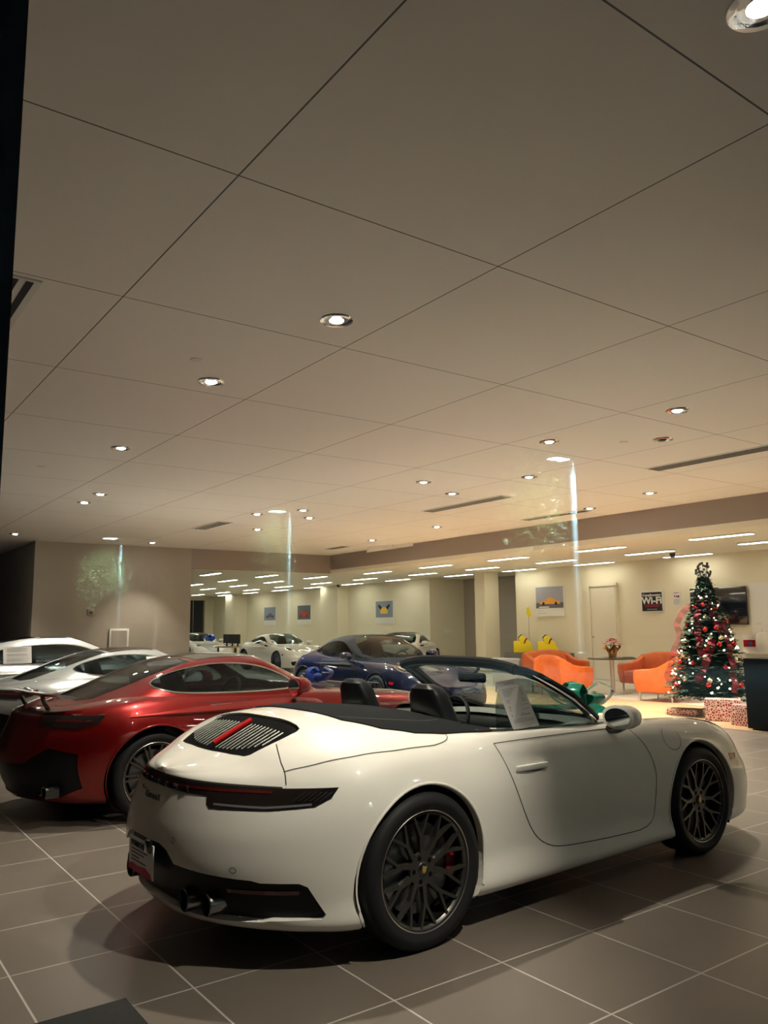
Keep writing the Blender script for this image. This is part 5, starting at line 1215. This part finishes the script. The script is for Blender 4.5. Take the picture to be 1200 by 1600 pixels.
fc = [('s', .96 + .092 * math.cos(a), .768 + .072 * math.sin(a), 1) for a in np.linspace(0, 2 * PI, 33)[:-1]]
strip('fuel_flap', sf, [[sf.inv(q_) for q_ in fc]], .004, 'gap', hero, .0012, closed=True)

# --- the other rear-engined cars
wc = wheel_proto('mesh', .345, .26, .262, detail=False)
c1 = build_911('coupe', 'white_paint', None, (14.0, 25.6, 0), math.radians(-90), wc, wc, False); tag(c1, 'white coupe facing the camera in the back room, right of the office desk', 'car')
c3 = build_911('dark_sports_car', 'blue_paint', None, (8.55, 11.95, 0), math.radians(-92), wc, wc, False, softtop=True); c3.scale = (1, 1, 1.05); tag(c3, 'deep blue sports car with black roof behind the red coupe', 'car')
def dup_car(src, loc, rz, label): c = copy_tree(src); c.location = loc; c.rotation_euler = (0, 0, rz); tag(c, label, 'car'); return c
dup_car(c1, (14.55, 34.4, 0), math.radians(-93), 'white coupe with a blue bow on it, farthest left in the back room')
c4 = build_911('targa', 'white_paint', 'cloth', (17.0 - .9, 21.3, 0), math.radians(-145), wc, wc, False); tag(c4, 'white sports car with black roof half hidden behind the deep blue car', 'car')
for o in (wc,): 
    for ch in list(o.children_recursive): bpy.data.objects.remove(ch)
    bpy.data.objects.remove(o)
# --- fastback coupes and saloon
wg = wheel_proto('split', .345, .27, .262, 'rim', 'rimlip', None, True)
red = build_gt('fastback_coupe', BODY_G, CABIN_G, SIDE_G, 'red_paint', (3.66, 7.43, 0), math.radians(2.5), wg, True, 2.63, wing=True); tag(red, 'metallic red fastback coupe behind the white convertible', 'car')
sil = build_gt('fastback_coupe', BODY_G, CABIN_G, SIDE_G, 'silver_paint', (3.88, 10.65, 0), math.radians(2.5), wg, False, 2.63); tag(sil, 'silver fastback coupe between the red coupe and the grey saloon', 'car')
gry = build_gt('saloon', BODY_S, CABIN_S, SIDE_S, 'grey_paint', (3.4, 13.9, 0), math.radians(2.5), wg, False, 2.80, sedan=True, mx=.85, mz=1.02); tag(gry, 'pale grey four-door saloon with black roof, last in the left row', 'car')
LOT_LAMPS = [(20.6, -16.4, 7.0, 'tall lot lamp mirrored at the right, nearest of the three'), (18.5, -32.0, 7.0, 'tall lot lamp mirrored in the middle of the glass'), (15.4, -47.4, 7.0, 'tall lot lamp mirrored at the left, farthest of the three')]
LOT_TREES = [(17.7, -15.5, 7.6, 1.25, 'leafy tree mirrored at the right beside the nearest lot lamp', 1, 1600), (17.1, -31.0, 7.4, 1.05, 'slim tree mirrored in the middle beside a lot lamp', 2, 1400), (13.9, -45.6, 6.6, 1.7, 'broad tree mirrored at the left around the farthest lot lamp', 3, 2600), (19.9, -53.6, 6.6, 1.3, 'small dim tree mirrored right of the broad tree', 4, 1000)]
# ------------------------------------------------------------------ sheets and bows on the cars
def to_world(car, p): return Matrix.Translation(car.location) @ Matrix.Rotation(car.rotation_euler.z, 4, 'Z') @ Vector(p)
def sheet(name, corners, label, cat='paper sheet', lines=True, seed=1):
    # corners tl, tr, br, bl in world space; slightly thick sheet with printed lines
    c = [Vector(q) for q in corners]; n = (c[1] - c[0]).cross(c[3] - c[0]).normalized(); n = -n if n.dot(Vector((0, 0, 1.5)) - Vector((0, 0, 0)) - c[0] + Vector((0, 0, 0))) < 0 else n
    bm = bmesh.new(); A = [bm.verts.new(q + n * .0012) for q in c]; B = [bm.verts.new(q) for q in c]; bm.faces.new(A); bm.faces.new(B[::-1])
    for i in range(4): j = (i + 1) % 4; bm.faces.new((A[i], B[i], B[j], A[j]))
    o = bm_obj(name, bm, 'paper'); tag(o, label, cat)
    if lines:
        rn = random.Random(seed); bm = bmesh.new()
        def P(u, v): return c[0].lerp(c[1], u).lerp(c[3].lerp(c[2], u), v) + n * .0022
        v = .07
        while v < .93:
            if rn.random() < .14: v += .045; continue
            big = rn.random() < .15; u0, u1 = (.30, .70) if v < .08 else (.12, rn.choice((.88, .84, .9, .62))); h = .012 if big else .007
            w4 = [bm.verts.new(P(u0, v)), bm.verts.new(P(u1, v)), bm.verts.new(P(u1, v + h)), bm.verts.new(P(u0, v + h))]; bm.faces.new(w4); v += .030
        bm_obj('printed_lines', bm, 'ink', o)
    return o
def glass_pt(car, s_, x, z, off=.006):
    u, t_ = cb911.inv(('s', x, z, s_)); P = cb911.F([u], [t_])[0]; P[1] += -s_ * off; return to_world(car, P)
sheet('window_sticker', [glass_pt(hero, 1, -.415, 1.185, .012), glass_pt(hero, 1, -.215, 1.20, .012), glass_pt(hero, 1, -.19, .935, .004), glass_pt(hero, 1, -.415, .925, .004)], 'long printed price sheet on the door window of the white convertible', seed=4)
# sheets inside the windows of the silver and grey cars
def side_sheet(car, x0, x1, z0, z1, y, label, seed): sheet('window_sticker', [to_world(car, q) for q in ((x0, -y + .06, z1), (x1, -y + .06, z1), (x1, -y, z0), (x0, -y, z0))], label, seed=seed)
side_sheet(gry, -1.0, -.60, 1.02, 1.27, .85, 'white printed sheet on the side window of the grey saloon', 5)
side_sheet(sil, -.42, -.02, 1.06, 1.17, .80, 'white sheet on the side window of the silver coupe', 6)

def bow(name, loc, rz, s, m, label, loops=6, tails=()):
    t = empty(name, loc, rz); tag(t, label, 'gift bow'); rn = random.Random(loops)
    for k in range(loops):
        a = 2 * PI * k / loops + .3; e = .35 + .25 * (k % 2); d = Vector((math.cos(a), math.sin(a), 0)); L = s * (1 + .15 * (k % 3))
        pts = [Vector((0, 0, .02))]
        for q in np.linspace(.15, .85, 7): pts.append(d * L * 1.0 * math.sin(q * PI) ** .8 + Vector((0, 0, .02 + s * e * 2.0 * (q - .15) * 1.1 + s * .25 * math.sin(q * PI))))
        pts.append(Vector((0, 0, s * .75)))
        ribbon('bow_loop', pts, s * .6, m, t, tuple(d.cross(Vector((0, 0, 1)))), 0, 5)
    lathe('bow_knot', [(0, 0), (s * .16, .01), (s * .2, s * .3), (s * .15, s * .7), (0, s * .8)], m, t, seg=16)
    for tl in tails: ribbon('bow_tail', tl, s * .55, m, t, (0.3, 1, .1), 0, 6)
    return t
def hero_pt(L): return to_world(hero, L)
# green bow on the bonnet just ahead of the windshield, one tail up the glass
bp = Vector((1.0, -.12, .885)); bw = hero_pt(bp)
bow('green_bow', bw, hero.rotation_euler.z, .17, 'bow_green', 'big shiny green bow on the bonnet of the white convertible', 6,
    tails=[[(0, 0, .10), (-.22, .0, .085), (-.42, .02, .20), (-.62, .04, .29), (-.85, .06, .385)], [(0, 0, .03), (-.1, -.2, .03), (-.12, -.38, .02)], [(0, 0, .03), (-.05, .25, .01), (-.1, .55, -.01)]])
bow('blue_bow', to_world(red, (.86, 0.0, .915)), .3, .14, 'bow_blue', 'blue ribbon bow on the bonnet of the red coupe', 7, tails=[[(0, 0, .04), (.3, -.1, .0), (.55, -.18, -.01), (.8, -.2, -.04)], [(0, 0, .04), (.2, .25, .0), (.5, .35, -.02)], [(0, 0, .05), (-.2, 0, .04), (-.34, .02, .09)]])
bow('blue_bow', (14.5, 33.1, .92), 0, .26, 'bow_blue', 'blue ribbon bow on the bonnet of the far white coupe', 7, tails=[[(0, 0, .04), (.1, -.35, -.06), (.1, -.7, -.16)]])

# ------------------------------------------------------------------ outside, behind the camera: what the glass mirrors
o = box('lot_ground', (-60, -90, -.16), (90, GY - .1, -.03), 'asphalt'); o.name = 'ground_lot'; struct(o)
def lamp(px, py, h, label, ang=PI, w=LOT_W):
    t = empty('lot_lamp', (px, py, -.03)); tag(t, label, 'street lamp', 'parking lot lamps mirrored in the glass')
    tube('pole', [(0, 0, 0), (0, 0, h)], [.10, .075], 'pole', t, 14); lathe('foot', [(0, 0), (.30, 0), (.30, .6), (.26, .65), (0, .65)], 'black', t, seg=20)
    d = Vector((math.cos(ang), math.sin(ang), 0)); tube('arm', [(0, 0, h - .05), tuple(d * .45 + Vector((0, 0, h)))], .04, 'pole', t, 8)
    hd = box('lamp_head', (.30, -.20, h - .03), (1.05, .20, h + .07), 'pole', t, .02); hd.rotation_euler = (0, 0, ang); box('led_panel', (.36, -.16, h - .045), (1.0, .16, h - .031), 'lotlamp', hd)
    spot('lamp_light', tuple(d * .6 + Vector((0, 0, h - .08))), w, 130, .08, (.70, .93, 1.0), t, .15)
def lot_tree(px, py, h, r, label, seed, n=900):
    t = empty('lot_tree', (px, py, -.03)); tag(t, label, 'tree', 'parking lot trees mirrored in the glass'); rn = random.Random(seed)
    tube('trunk', [(0, 0, 0), (.05, 0, h * .4), (0, .05, h * .8)], [.09, .07, .02], 'bark', t, 8); bm = bmesh.new()
    for k in range(n):
        a = rn.uniform(0, 2 * PI); u = rn.uniform(-1, 1); q = rn.random() ** .4; s = math.sqrt(1 - u * u)
        c = Vector((r * q * s * math.cos(a), r * q * s * math.sin(a), h * .66 + h * .30 * q * u)); leaf_bm(bm, c, (rn.uniform(-1, 1), rn.uniform(-1, 1), rn.uniform(-.8, .5)), rn.uniform(.16, .30), .07)
    bm_obj('foliage', bm, 'lotleaf', t)
LOTH = 6.0
for args in LOT_LAMPS: lamp(*args)
for args in LOT_TREES: lot_tree(*args)
